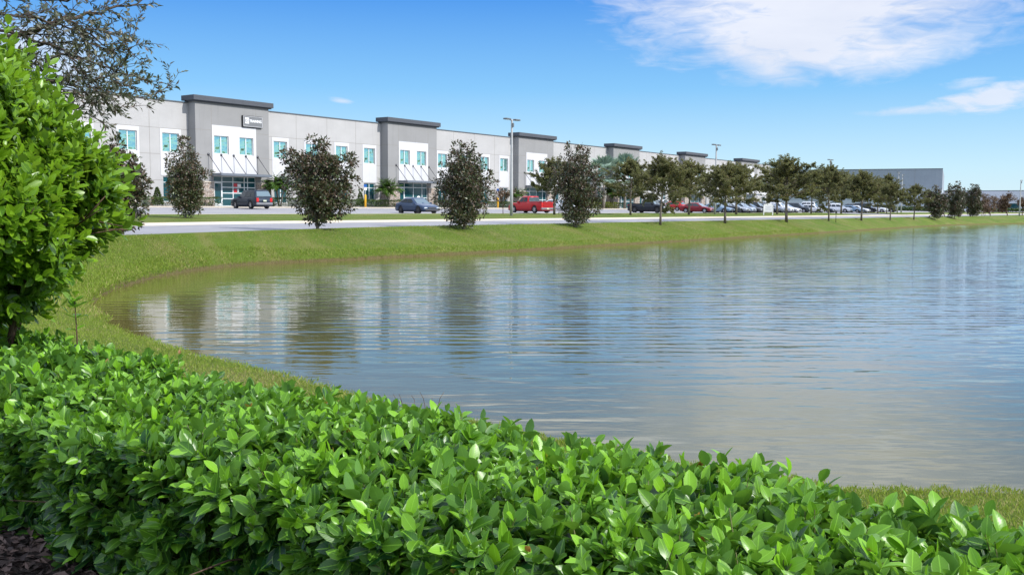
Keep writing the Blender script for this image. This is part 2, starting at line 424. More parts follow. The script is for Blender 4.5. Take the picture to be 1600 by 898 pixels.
def add_cloud(cur, px, py, wx, wy, amp, tilt=0.0, k=1.0, amp_o=1.0):
    a0, e0 = px_ang(px, py)
    bl = blob(a0, e0, wx/F, wy/F, tilt)
    f = t.math('ADD', t.math('MULTIPLY', bl, k), t.math('MULTIPLY', t.math('SUBTRACT', nA.outputs[0], .5), amp))
    f = t.math('ADD', f, t.math('MULTIPLY', t.math('SUBTRACT', nF.outputs[0], .5), amp*.75))
    f = t.math('MULTIPLY', t.math('POWER', t.math('MULTIPLY', f, 1.0, clamp=True), 1.35), amp_o, clamp=True)
    return f if cur is None else t.math('MAXIMUM', cur, f)
m_ = None
m_ = add_cloud(m_, 1290, -10, 345, 130, 1.7, .02, 1.25)
m_ = add_cloud(m_, 1180, 88, 95, 38, 1.3, -.35, .9)
m_ = add_cloud(m_, 1420, 72, 190, 40, 1.4, .12, .9)
m_ = add_cloud(m_, 1550, 152, 100, 20, 3.0, .13, .75, .85)
m_ = add_cloud(m_, 1450, 171, 95, 8, 2.4, .03, .7, .75)
m_ = add_cloud(m_, 1500, 133, 45, 9, 2.4, .08, .6, .8)
m_ = add_cloud(m_, 532, 157, 22, 5, 2.0, -.1, .6)
m_ = add_cloud(m_, 60, 95, 120, 70, 1.3, 0, .8)
# broken cloud deck over the rest of the sky, higher than the picture reaches
dk = t.n('ShaderNodeMapRange'); dk.inputs[1].default_value = .21; dk.inputs[2].default_value = .28; t.l(el, dk.inputs[0])
deck = t.ramp(nB.outputs[0], [(.34, (.45, .45, .45)), (.58, (1, 1, 1))])
deck = t.math('MULTIPLY', deck, dk.outputs[0])
# some cloud low on the right of the pond (seen in the window glass)
ra = t.n('ShaderNodeMapRange'); ra.inputs[1].default_value = .75; ra.inputs[2].default_value = 1.1; t.l(az, ra.inputs[0])
rc = t.math('MULTIPLY', t.ramp(t.noise(24, 5, .6, vec=t.scaled(cv.outputs[0], (1, 1.6, 1))).outputs[0], [(.42, (0, 0, 0)), (.6, (.8, .8, .8))]), ra.outputs[0])
m_ = t.math('MAXIMUM', m_, t.math('MAXIMUM', deck, rc), clamp=True)
cl = t.ramp(nB.outputs[0], [(.3, (5.0, 5.4, 6.4)), (.7, (7.0, 7.1, 7.6))])
cl = t.mix(1.0, cl, t.ramp(dk.outputs[0], [(0, (1, 1, 1)), (1, (1.72, 1.80, 1.92))]), 'MULTIPLY')
ce = t.ramp(t.math('MULTIPLY', t.math('ADD', el, .02), 1.0), [(0, (5.4, 6.6, 7.2)), (.06, (4.1, 6.1, 7.4)), (.14, (1.75, 4.2, 7.1)), (.24, (.45, 2.15, 6.2)), (.7, (.40, 1.4, 4.2))])
base = t.mix(.88, hsv.outputs[0], ce)
skyc = t.mix(t.math('MULTIPLY', m_, .93), base, cl)
t.l(skyc, bg.inputs[0])

sd = bpy.data.lights.new('sun', 'SUN'); sd.energy = 3.4; sd.angle = R(1.2); sd.color = (1, .97, .925)
so = bpy.data.objects.new('sun', sd); C.objects.link(so)
sdir = Vector((SUN_AZ.x*math.cos(SUN_EL), SUN_AZ.y*math.cos(SUN_EL), math.sin(SUN_EL)))
so.rotation_euler = sdir.to_track_quat('Z', 'Y').to_euler()
SC.view_settings.view_transform = 'Standard'; SC.view_settings.look = 'None'; SC.view_settings.exposure = 0.50; SC.view_settings.gamma = 1.0
SC.cycles.use_denoising = True
SC.cycles.max_bounces = 6; SC.cycles.diffuse_bounces = 3; SC.cycles.glossy_bounces = 3; SC.cycles.transmission_bounces = 4; SC.cycles.caustics_reflective = False; SC.cycles.caustics_refractive = False
# ------------------------------------------------------------------ ground, pond, road, car park
WZ = -2.2
def sstep(x): x = np.clip(x, 0, 1); return x*x*(3-2*x)
def shift(a): return 4.2*np.clip((38-np.asarray(a, float))/20, 0, 2.2)**1.5
def onz(px, py, z):
    v = ray(px, py); return (v.x*z/v.z, v.y*z/v.z)
shore_ctrl = [onz(x, y, -1.99) for x, y in ((1600, 752), (1290, 739), (1010, 694), (800, 658), (640, 627))]+[onz(x, y, -2.07) for x, y in ((400, 574), (250, 536), (182, 509))]+[onz(x, y, -2.12) for x, y in ((148, 487),)]
shore_ctrl += [onz(x, y, WZ) for x, y in ((146, 474), (168, 457), (205, 443), (255, 431), (320, 421), (400, 413))]
shore_ctrl += [tuple(W(a, b).xy) for a, b in ((29, 51.5), (37, 51.7), (50, 51.6), (63, 51.5), (80, 51.2), (96, 50.8), (122, 50.0), (150, 49.6), (170, 52), (188, 57))]
shore_ctrl += [(122, 183), (146, 178), (152, 152), (136, 118), (104, 76), (66, 38), (34, 16), (16, 8.8), (8.5, 6.9)]
def catmull(P, close=True):
    out = []; n = len(P)
    for i in range(n):
        p0, p1, p2, p3 = (np.array(P[(i+k-1) % n]) for k in range(4))
        d = np.linalg.norm(p2-p1); r = np.linalg.norm((p1+p2)/2)
        m = max(2, int(d/np.clip(r*.010, .12, 1.6)))
        for j in range(m):
            t = j/m
            out.append(.5*((2*p1)+(-p0+p2)*t+(2*p0-5*p1+4*p2-p3)*t*t+(-p0+3*p1-3*p2+p3)*t**3))
    return np.array(out)
SH = catmull(shore_ctrl)
_r = np.random.default_rng(3)
def smooth_closed(X, k):
    ker = np.ones(2*k+1)/(2*k+1); Y = np.empty_like(X)
    for c in range(X.shape[1]):
        e = np.concatenate([X[-k:, c], X[:, c], X[:k, c]]); Y[:, c] = np.convolve(e, ker, 'valid')
    return Y
tan = smooth_closed(np.roll(SH, -1, 0)-np.roll(SH, 1, 0), 3); tan = norm(tan)
area = np.sum(SH[:, 0]*np.roll(SH[:, 1], -1)-np.roll(SH[:, 0], -1)*SH[:, 1])
nrmS = np.stack([tan[:, 1], -tan[:, 0]], 1)*(1 if area > 0 else -1)
nrmF = norm(smooth_closed(nrmS, 14))
jit = smooth_closed(_r.normal(size=(len(SH), 1)), 2)[:, 0]*.10
SHJ = SH + nrmS*jit[:, None]          # little bites in the bank
def shore_dist(P):
    """signed distance of points to the waterline, positive on land"""
    out = np.empty(len(P))
    for i in range(0, len(P), 4000):
        q = P[i:i+4000]; d2 = ((q[:, None, :]-SHJ[None, ::2, :])**2).sum(2); k = d2.argmin(1)
        v = q-SHJ[::2][k]; s = np.sign((v*nrmS[::2][k]).sum(1)); out[i:i+4000] = np.sqrt(d2.min(1))*s
    return out
PROF_B = np.array([-200, 0, 3.2, 4.75, 4.9, 26, 26.2, 36.3, 36.5, 46.3, 46.6, 47.2, 68, 72, 400])
PROF_Z = np.array([-.06, -.06, -.06, -.06, -.17, -.66, -.55, -.86, -.98, -1.10, -1.00, -1.02, -1.75, -1.75, -1.75])
def target(x, y):
    a = U.x*x+U.y*y; b = NB.x*x+NB.y*y+BC
    bp = b-shift(a)*np.clip((b-26)/10, 0, 1)
    z = np.interp(bp, PROF_B, PROF_Z)
    far = np.clip((np.hypot(x-60, y-90)-150)/250, 0, 1)
    return z, bp, a, b
def ground_z(x, y, d=None):
    x = np.atleast_1d(np.asarray(x, float)); y = np.atleast_1d(np.asarray(y, float))
    if d is None: d = shore_dist(np.stack([x, y], 1))
    T, bp, a, b = target(x, y)
    n = .02*np.sin(x*1.1+y*.7)+.015*np.sin(x*.6-y*1.9)
    Ls = 4.6
    Ls = np.minimum(Ls, d+np.maximum(bp-47.15, .02))
    z = (WZ+.14)+(T-(WZ+.14))*np.clip((d-.1)/np.maximum(Ls, .05), 0, 1)**.85+n*np.clip(d/2, 0, 1)*np.clip((bp-46.6)/2, 0, 1)
    z = np.where(d < .12, WZ-.03+(.17)*sstep((d+.02)/.14), z)
    z = np.where(d < 0, WZ-.03-.6*np.clip(-d/2, 0, 1), z)
    return z
def gz(x, y): return float(ground_z(x, y)[0])
def road_z(b): return float(np.interp(b, PROF_B, PROF_Z))
def WG(a, b):
    p = W(a, b)
    if b > 46.6: p.z = gz(p.x, p.y)
    else: p.z = road_z(b)+.004
    return p
offs = [-8, -3, -1, -.35, -.1, -.02, .02, .05, .08, .12, .18, .3, .5, .75, 1, 1.3, 1.6, 2, 2.4, 2.8, 3.2, 3.6, 4, 4.3, 4.6, 4.9, 5.2, 5.6, 6, 6.5, 7, 8, 9, 10, 12, 14, 16, 18, 20, 23, 26, 30, 35, 40, 50, 65, 90, 130, 200, 350, 700, 1600, 3200]
rings = []
for o in offs:
    k = min(1, max(0, o/8)); nn = norm(nrmS*(1-k)+nrmF*k); base = SHJ*(1-k)+SH*k
    P = base+nn*o; z = ground_z(P[:, 0], P[:, 1], np.full(len(P), float(o)))
    T, bp, a, b = target(P[:, 0], P[:, 1])
    z = np.where((bp < 46.85) & (o > 0), np.minimum(z, T-.14-.1*np.clip((46.45-bp)/4, 0, 1)), z)
    if o > 300: z = z*0-1.5
    rings.append(np.stack([P[:, 0], P[:, 1], z], 1))
V = np.concatenate(rings); n = len(SH); Fs = []
for r_ in range(len(offs)-1):
    i = np.arange(n); j = (i+1) % n
    Fs.append(np.stack([r_*n+i, r_*n+j, (r_+1)*n+j, (r_+1)*n+i], 1))
Fs = np.concatenate(Fs)
me = bpy.data.meshes.new('ground'); me.from_pydata(V.tolist(), [], Fs.tolist())
me.polygons.foreach_set('use_smooth', [True]*len(me.polygons)); me.update()
import bmesh
_bm = bmesh.new(); _bm.from_mesh(me); bmesh.ops.recalc_face_normals(_bm, faces=_bm.faces); _bm.to_mesh(me); _bm.free()
if sum(p.normal.z for p in me.polygons) < 0: me.flip_normals()
tag(mesh_obj('ground', me, M_GRASS), kind='structure')

# pond surface, triangulated inside the bank; "shore" = metres from the bank
from mathutils.geometry import delaunay_2d_cdt
edge_p = SHJ+nrmS*.22; rgw = np.random.default_rng(2); gp = []
for step, r0, r1 in ((.8, 0, 45), (3.0, 45, 110), (8.0, 110, 260)):
    gx, gy = np.meshgrid(np.arange(-20, 200, step), np.arange(0, 220, step)); g = np.stack([gx.ravel(), gy.ravel()], 1)+rgw.uniform(-.2, .2, (gx.size, 2))*step
    rr_ = np.hypot(g[:, 0], g[:, 1]); g = g[(rr_ >= r0) & (rr_ < r1)]; g = g[shore_dist(g) < -.25]; gp.append(g)
gp = np.concatenate(gp); allp = [Vector(p) for p in edge_p.tolist()]+[Vector(p) for p in gp.tolist()]
cv_, ce_, cf_ = delaunay_2d_cdt(allp, [(i, (i+1) % n) for i in range(n)], [], 1, 1e-5)[:3]
wv = np.array([(v.x, v.y, WZ) for v in cv_]); att = np.maximum(0, -shore_dist(wv[:, :2]))
me = bpy.data.meshes.new('pond_water'); me.from_pydata(wv.tolist(), [], cf_); me.update()
if sum(p.normal.z for p in me.polygons) < 0: me.flip_normals()
a_ = me.attributes.new('shore', 'FLOAT', 'POINT'); a_.data.foreach_set('value', att.astype(np.float32))
tag(mesh_obj('pond_water', me, M_WATER), kind='structure')

def strip(name, a0, a1, prof, mat, kind='structure', step=3.0, sh=True):
    """a long sheet of constant section: prof = [(b, z)], following the bend of the road"""
    m = MB(); n_ = max(1, int((a1-a0)/step)); rows = []
    for i in range(n_+1):
        a = a0+(a1-a0)*i/n_; row = []
        for b, z in prof:
            s = float(shift(a))*min(1, max(0, (b-26.4)/9.8)) if sh else 0
            row.append(tuple(W(a, b+s, z)))
        rows.append(row)
    k = len(prof); m.v = [p for r_ in rows for p in r_]
    for i in range(n_):
        for j in range(k-1):
            m.f.append((i*k+j, i*k+j+1, (i+1)*k+j+1, (i+1)*k+j)); m.m.append(0); m.sm.append(False)
    o = m.build(name, mat, fix=False); me = o.data
    if sum(p.normal.z*p.area for p in me.polygons) < 0: me.flip_normals()
    return tag(o, kind=kind)
A0, A1 = -24, 480
strip('road', A0, A1, [(46.34, -1.104), (41.5, -1.0), (36.7, -.985)], M_ROAD)
strip('road_kerb', A0, A1, [(46.30, -1.12), (46.30, -1.045), (46.42, -1.04), (46.46, -1.25)], M_CONC)
strip('road_kerb', A0, A1, [(37.15, -.983), (36.72, -.975), (36.68, -.865), (36.42, -.855), (36.38, -.95)], M_CONC)
strip('road_verge', A0, A1, [(46.43, -1.12), (46.45, -1.035), (46.65, -1.0), (47.08, -1.008), (47.2, -1.16)], M_GRASS)
strip('lawn', A0, 168, [(36.43, -.90), (36.42, -.858), (33, -.77), (29, -.66), (26.22, -.560), (26.20, -.70)], M_GRASS)
strip('lawn', 190, A1, [(36.43, -.90), (36.42, -.858), (33, -.77), (29, -.66), (26.22, -.560), (26.20, -.70)], M_GRASS)
strip('driveway', 168, 190, [(36.9, -.981), (31, -.80), (25.9, -.665)], M_LOT)
strip('car_park_kerb', A0, 168, [(26.24, -.62), (26.23, -.552), (26.06, -.546), (26.02, -.68)], M_CONC, sh=False)
strip('car_park_kerb', 190, A1, [(26.24, -.62), (26.23, -.552), (26.06, -.546), (26.02, -.68)], M_CONC, sh=False)
strip('car_park', A0, A1, [(26.05, -.66), (15.5, -.415), (4.88, -.17)], M_LOT, sh=False)
strip('pavement', A0, 214, [(4.92, -.20), (4.92, -.055), (3.1, -.045), (3.1, -.10)], M_CONC, sh=False)
strip('planting_bed', A0, 214, [(3.12, -.06), (1.5, -.03), (-.3, -.035)], M_MULCHG, sh=False)
ml = MB()
def lot_z(b): return float(np.interp(b, [4.88, 15.5, 26.05], [-.17, -.415, -.66]))+.006
for i in range(0, 92):
    a = 12+i*2.75
    if a > 64:
        b0, b1 = 20.6, 25.9; ml.quad(W(a, b0, lot_z(b0)), W(a+.1, b0, lot_z(b0)), W(a+.1, b1, lot_z(b1)), W(a, b1, lot_z(b1)))
    b0, b1 = 5.1, 10.4; ml.quad(W(a, b0, lot_z(b0)), W(a+.1, b0, lot_z(b0)), W(a+.1, b1, lot_z(b1)), W(a, b1, lot_z(b1)))
o = ml.build('road_markings', M_LINE, fix=False)
if sum(p.normal.z for p in o.data.polygons) < 0: o.data.flip_normals()
tag(o, kind='structure')

# ------------------------------------------------------------------ mown grass blades near the viewer, and along the bank
HS = Vector((.773, -.634, 0)).normalized(); HN = Vector((-HS.y, HS.x, 0))     # hedge runs along HS, HN points away from the viewer
def grass_blades():
    rg = np.random.default_rng(11); PP = []; SS = []
    def add(N, xr, yr, cond, s0, s1):
        x = rg.uniform(*xr, N); y = rg.uniform(*yr, N); P = np.stack([x, y], 1); d = shore_dist(P)
        hn = HN.x*x+HN.y*y; k = (d > -.02) & cond(x, y, d, hn)
        P = P[k]; z = ground_z(P[:, 0], P[:, 1], d[k]); s = rg.uniform(s0, s1, len(P))
        s = np.where(d[k] < .3, s*1.25, s)
        PP.append(np.stack([P[:, 0], P[:, 1], z-.004], 1)); SS.append(s)
    vis = lambda x, y: (np.abs(x/np.maximum(y, .1)) < .60)
    add(240000, (-2, 6.2), (3.0, 10.6), lambda x, y, d, h: (d < 5) & (h > 2.9) & vis(x, y), .020, .046)
    add(200000, (-9.5, 0), (6.5, 20), lambda x, y, d, h: (d < 5) & (h > 2.9) & vis(x, y), .026, .055)
    add(90000, (-15, -5), (17, 34), lambda x, y, d, h: (d < 7) & vis(x, y), .05, .10)
    # the undercut edge of the far bank
    k = (SH[:, 1] > 18) & (np.abs(SH[:, 0]/SH[:, 1]) < .6) & (SH[:, 1] < 90)
    idx = np.where(k)[0]; r = rg.integers(0, len(idx), 26000); i = idx[r]; d = rg.uniform(.06, .8, len(i))**1.3
    P = SHJ[i]+nrmS[i]*d[:, None]+tan[i]*rg.uniform(-.4, .4, len(i))[:, None]
    z = ground_z(P[:, 0], P[:, 1], d)
    PP.append(np.stack([P[:, 0], P[:, 1], z-.01], 1)); SS.append(rg.uniform(.06, .15, len(i)))
    r = rg.integers(0, len(idx), 110000); i = idx[r]; d = rg.uniform(.5, 6.5, len(i))
    P = SHJ[i]+nrmS[i]*d[:, None]+tan[i]*rg.uniform(-.5, .5, len(i))[:, None]; bb = target(P[:, 0], P[:, 1])[1]; P = P[bb > 46.8]; d = d[bb > 46.8]
    z = ground_z(P[:, 0], P[:, 1], d); PP.append(np.stack([P[:, 0], P[:, 1], z-.01], 1)); SS.append(rg.uniform(.05, .105, len(P)))
    k = np.where((SH[:, 1] > 5) & (SH[:, 1] < 26) & (np.abs(SH[:, 0]/SH[:, 1]) < .6))[0]      # taller weeds standing in the margin
    c = rg.choice(k, 26); i = np.repeat(c, 9); d = rg.uniform(-.08, .18, 26).repeat(9)+rg.normal(size=len(i))*.03
    P = SHJ[i]+nrmS[i]*d[:, None]+rg.normal(size=(len(i), 2))*.03; PP.append(np.stack([P[:, 0], P[:, 1], np.full(len(i), WZ-.01)+np.clip(d, 0, .15)*.9], 1)); SS.append(rg.uniform(.05, .13, len(i)))
    P = np.concatenate(PP); S = np.concatenate(SS); N = len(P)
    D = rg.normal(size=(N, 3))*.55; D[:, 2] = 1.0
    Nn = rg.normal(size=(N, 3))
    dry = .45+.35*np.sin(P[:, 0]*1.9+1)*np.sin(P[:, 1]*1.3)+.35*np.sin(P[:, 0]*.43+P[:, 1]*.31)*np.sin(P[:, 1]*.57-P[:, 0]*.2+2)+rg.normal(size=N)*.2
    tint = np.where(rg.uniform(size=N) < .08+.75*np.clip(dry-.5, 0, 1), .05, rg.uniform(.35, 1, N))
    print('blades', N)
    return leaf_mesh('grass', P, D, Nn, S, tint, M_BLADE, lod='quad', width=.075, fold=.1, curl=.35, rng=rg)
M_BLADE = leafmat('grass_blade', (.100, .175, .020), (.265, .345, .052), rough=.6, trans=.35, brown=(.36, .32, .13), vein=False, spec=.2)
tag(grass_blades(), kind='stuff', label='short mown green and straw coloured grass on the pond bank')
# ------------------------------------------------------------------ the long two-storey building
PER = 26.88; T0A = 57.9-PER-PER*0; TW = 8.95; TD = 1.1
Z0 = -.05; HW = 9.9; HT = 10.12
bl = empty('office_building', W(0, 0, Z0), BANG, 'long two storey light grey office building with darker grey entrance bays', 'building')
# local axes: x along the front (= a), y into the building (= -b), z up
T_START = [57.9-PER+PER*k for k in range(0, 7)]
A_BEG, A_END = 6.0, 212.0
JM = 1
def wall_face(m, x0, x1, z0, z1, y, holes, depth=.14, mi=0):
    xs = sorted({x0, x1, *[h[0] for h in holes], *[h[1] for h in holes]}); zs = sorted({z0, z1, *[h[2] for h in holes], *[h[3] for h in holes]})
    for i in range(len(xs)-1):
        for j in range(len(zs)-1):
            cx, cz = (xs[i]+xs[i+1])/2, (zs[j]+zs[j+1])/2
            if any(h[0] < cx < h[1] and h[2] < cz < h[3] for h in holes): continue
            m.quad((xs[i], y, zs[j]), (xs[i+1], y, zs[j]), (xs[i+1], y, zs[j+1]), (xs[i], y, zs[j+1]), mi)
    for a, b, c, d in holes:
        m.quad((a, y, c), (a, y, d), (a, y+depth, d), (a, y+depth, c), mi); m.quad((b, y, c), (b, y+depth, c), (b, y+depth, d), (b, y, d), mi)
        m.quad((a, y, c), (a, y+depth, c), (b, y+depth, c), (b, y, c), mi); m.quad((a, y, d), (b, y, d), (b, y+depth, d), (a, y+depth, d), mi)
def window_proto(name, w, h, glass, transom=0.0):
    fr = MB(); t = .065
    fr.box(0, t, 0, .07, 0, h); fr.box(w-t, w, 0, .07, 0, h); fr.box(t, w-t, 0, .07, 0, t); fr.box(t, w-t, 0, .07, h-t, h)
    fr.box(w/2-.045, w/2+.045, -.004, .066, t, h-t)
    if transom:
        fr.box(t, w/2-.045, .002, .062, transom-.03, transom+.03); fr.box(w/2+.045, w-t, .002, .062, transom-.03, transom+.03)
    o = fr.build('window', M_FRAME, bl)
    g = MB(); g.quad((t*.5, .045, t*.5), (w-t*.5, .045, t*.5), (w-t*.5, .045, h-t*.5), (t*.5, .045, h-t*.5)); g.build('pane', glass, o, fix=False)
    return o
wu = window_proto('window', 1.82, 1.80, M_GLASS); wl = window_proto('window', 1.82, 2.40, M_GLASS2, 1.85); wt = window_proto('window', 1.72, 1.75, M_GLASS)
used = set()
def put_window(proto, x, y, z):
    o = proto
    if proto.name in used:
        o = proto.copy(); C.objects.link(o); o.parent = bl
        for ch in proto.children: c = ch.copy(); C.objects.link(c); c.parent = o
    used.add(proto.name); o.location = (x, y, z)
wall = MB(); panel = MB(); plinth = MB(); joint = wall; cap = MB()
sections = []
prev = A_BEG
for ts in T_START+[A_END]:
    sections.append((prev, ts)); prev = ts+TW
holes = []
for (x0, x1) in sections:
    xs = []
    if x0 == A_BEG:
        k = 0
        while x1-4.53-4.5*k+1.58+.0 > x0+1: xs.append(x1-4.50*(k+1)+1.50); k += 1
        xs = xs[::-1]
    else:
        k = 0
        while x0+1.55+4.49*k+1.9 < x1-.4: xs.append(x0+1.55+4.49*k); k += 1
    hs = []
    for x in xs:
        hs += [(x, x+1.82, 5.10, 6.90), (x, x+1.82, .40, 2.80)]
        put_window(wu, x, .085, 5.10); put_window(wl, x, .085, .40)
        # white surround, proud of the grey wall
        panel = MB(); wall_face(panel, x-.24, x+2.06, 2.9, 7.30, -.03, [(x, x+1.82, 5.10, 6.90)], .11)
        for (p, q) in ((x-.24, x+2.06),):
            panel.quad((p, -.03, 2.9), (p, -.03, 7.3), (p, 0, 7.3), (p, 0, 2.9)); panel.quad((q, -.03, 2.9), (q, 0, 2.9), (q, 0, 7.3), (q, -.03, 7.3))
            panel.quad((p, -.03, 7.3), (q, -.03, 7.3), (q, 0, 7.3), (p, 0, 7.3)); panel.quad((p, -.03, 2.9), (p, 0, 2.9), (q, 0, 2.9), (q, -.03, 2.9))
        panel.build('window_surround', M_WHITE, bl)
    wall_face(wall, x0, x1, 0, HW, 0, hs, .1)
    # low stone-grey plinth between the lower windows
    e = [x0]+[v for x in xs for v in (x-.06, x+1.88)]+[x1]
    for i in range(0, len(e), 2):
        if e[i+1]-e[i] > .1: plinth.box(e[i]+.002, e[i+1]-.002, -.06, -.002, 0, .78)
    jx = [x+1.82+1.335 for x in xs[:-1]]+[xs[0]-1.32]
    if x0 == A_BEG: jx = jx
    for x in jx:
        if x0 < x < x1: joint.box(x-.02, x+.02, -.004, .01, .8, HW-.05, m=1)
    for z in (7.34, 4.9, 2.45):
        segs = [x0]+[v for x in xs for v in ((x-.26, x+2.08) if z > 2.5 else (x-.02, x+1.84))]+[x1]
        if z > 7.31: segs = [x0, x1]
        for i in range(0, len(segs), 2): joint.box(segs[i], segs[i+1], -.004, .01, z-.02, z+.02, m=1)
    cap = MB(); cap.box(x0+.003, x1-.003, -.07, .35, HW, HW+.10); cap.build('parapet_cap', M_CAPT, bl)
# the solid behind the face
wall.quad((A_BEG, 0, 0), (A_BEG, 0, HW), (A_BEG, 42, HW), (A_BEG, 42, 0)); wall.quad((A_END, 0, 0), (A_END, 42, 0), (A_END, 42, HW), (A_END, 0, HW))
wall.quad((A_BEG, 42, 0), (A_BEG, 42, HW), (A_END, 42, HW), (A_END, 42, 0))
wall.build('wall', [M_WALL, M_JOINT], bl)
rf = MB(); rf.box(A_BEG+.4, A_END-.4, .4, 41.6, HW-.5, HW-.3); rf.build('roof', M_PLINTH, bl)
plinth.build('plinth', M_PLINTH, bl);
inn = MB(); inn.box(A_BEG+.5, A_END-.5, 1.2, 1.3, .1, HW-.6); inn.build('inner_wall', M_DKIN, bl)

def tower(ts, idx):
    y = -TD; g = MB()
    w1, w2 = ts+2.12, ts+5.18
    door = (ts+2.0, ts+7.15, 0.0, 3.0)
    hs = [(w1, w1+1.72, 5.15, 6.9), (w2, w2+1.72, 5.15, 6.9), door]
    wall_face(g, ts, ts+TW, 0, HT, y, hs, .16)
    g.quad((ts, y, 0), (ts, y, HT), (ts, .5, HT), (ts, .5, 0)); g.quad((ts+TW, y, 0), (ts+TW, .5, 0), (ts+TW, .5, HT), (ts+TW, y, HT))
    g.quad((ts, .5, HW-.4), (ts, .5, HT), (ts+TW, .5, HT), (ts+TW, .5, HW-.4))
    p = MB(); wall_face(p, ts+1.88, ts+7.27, 3.25, 7.92, y-.03, hs[:2], .12)
    p.quad((ts+1.88, y-.03, 3.25), (ts+1.88, y-.03, 7.92), (ts+1.88, y, 7.92), (ts+1.88, y, 3.25)); p.quad((ts+7.27, y-.03, 3.25), (ts+7.27, y, 3.25), (ts+7.27, y, 7.92), (ts+7.27, y-.03, 7.92))
    p.quad((ts+1.88, y-.03, 7.92), (ts+7.27, y-.03, 7.92), (ts+7.27, y, 7.92), (ts+1.88, y, 7.92))
    p.build('white_panel', M_WHITE, bl)
    put_window(wt, w1, y+.085, 5.15); put_window(wt, w2, y+.085, 5.15)
    c = MB(); c.box(ts-.38, ts+TW+.38, y-.38, .52, HT, HT+.50, bev=.03); c.box(ts-.22, ts+TW+.22, y-.22, -.01, HT-.10, HT-.003); c.build('cornice', M_CAP, bl)
    j = g
    for x in (ts+1.86, ts+7.29): j.box(x-.02, x+.02, y-.005, y+.01, 3.3 if x < 0 else 2.4, HT-.11, m=1)
    for z in (7.4, 4.95):
        for a, b in ((ts, ts+1.86), (ts+7.29, ts+TW)): j.box(a, b, y-.005, y+.01, z-.02, z+.02, m=1)
        for a, b in ((y, 0),): j.box(ts-.005, ts+.01, a, b, z-.02, z+.02, m=1)
    g.build('entrance_bay_wall', [M_TOWER, M_JOINT], bl)
    for a, b in ((ts-.10, ts+1.93), (ts+7.22, ts+TW+.10)):
        s = MB(); s.box(a, b, y-.16, y-.002, 0, 2.32)
        if a < ts: s.poly([(a, y-.002, 0), (a, -.002, 0), (a, -.002, 2.32), (a, y-.002, 2.32)]); s.poly([(a, y-.002, 2.32), (a, -.002, 2.32), (ts, -.002, 2.32), (ts, y-.002, 2.32)])
        so_ = s.build('stone_pier', M_STONE, bl)
        k = MB(); k.box(a-.04, b+.04, y-.21, y-.003, 2.322, 2.42); k.build('stone_ledge', M_CONC, so_)
    # glazed entrance: frame bars, glass with a dark reflection in its colour and the door
    f = MB(); yy = y+.06; d0, d1 = ts+2.0, ts+7.15
    xs = [d0, d0+1.02, d0+2.35, d0+3.75, d1-.98, d1]
    if idx != 1: xs = [d0, d0+.95, d0+2.58, d0+4.2, d1]
    for x in xs: f.box(max(d0, x-.045), min(d1, x+.045), yy, yy+.09, 0, 3.0)
    for i in range(len(xs)-1):
        a, b = xs[i]+.046, xs[i+1]-.046
        zz = (0.0, 2.92, 2.38) + (((.72, 1.28, 1.85) if idx == 1 else (1.15,)) if 0 < i else ())
        for z in zz: f.box(a, b, yy+.003, yy+.086, z, z+.08)
    sf = f.build('storefront', M_FRAME, bl)
    q = MB(); q.quad((d0, yy+.05, 0), (d1, yy+.05, 0), (d1, yy+.05, 3.0), (d0, yy+.05, 3.0)); q.build('pane', M_GLASS2, sf, fix=False)
    d = MB(); a, b = xs[0]+.07, xs[1]-.07
    d.box(a, a+.07, yy-.02, yy+.02, .09, 2.36); d.box(b-.07, b, yy-.02, yy+.02, .09, 2.36); d.box(a+.07, b-.07, yy-.02, yy+.02, 2.26, 2.36); d.box(a+.07, b-.07, yy-.02, yy+.02, .09, .3)
    do = d.build('door', M_FRAME, sf)
    # canopy hung on raking rods
    c = MB(); y1 = y-1.55
    c.box(ts+1.75, ts+7.85, y1, y-.002, 3.02, 3.07); c.box(ts+1.75, ts+7.85, y1-.06, y1, 2.98, 3.22); c.box(ts+1.69, ts+1.75, y1-.06, y-.002, 2.98, 3.22); c.box(ts+7.85, ts+7.91, y1-.06, y-.002, 2.98, 3.22)
    co_ = c.build('canopy', M_STEEL, bl)
    for i in range(5):
        x = ts+1.42+i*1.50; r_ = MB(); r_.tube([(x, y-.03, 5.05), (x+.35, y1+.1, 3.2)], .035, 6); r_.lathe([(0, y-.06), (.13, y-.06), (.13, y-.002)], x, 5.05, 10, axis='Y')
        r_.build('hanger_rod', M_ROD, co_)
for i, ts in enumerate(T_START): tower(ts, i)

def text_mesh(s, size, name, mat, parent, loc, rot, align='LEFT', bold=.0, ext=.008, sx=1.0):
    cu = bpy.data.curves.new('t', 'FONT'); cu.body = s; cu.size = size; cu.align_x = align; cu.align_y = 'CENTER'; cu.extrude = ext; cu.offset = bold; cu.resolution_u = 3
    to = bpy.data.objects.new('t', cu); C.objects.link(to)
    dg = bpy.context.evaluated_depsgraph_get(); dg.update(); me = bpy.data.meshes.new_from_object(to.evaluated_get(dg)); bpy.data.objects.remove(to)
    me.materials.clear(); o = mesh_obj(name, me, mat, parent); o.location = loc; o.rotation_euler = rot; o.scale = (sx, 1, 1); return o
M_SIGNG = plain('sign_grey', (.16, .165, .17), .5); M_SIGNW = plain('sign_white', (.80, .80, .80), .5, vary=.02); M_BLK = plain('matte_black', (.02, .02, .022), .6)
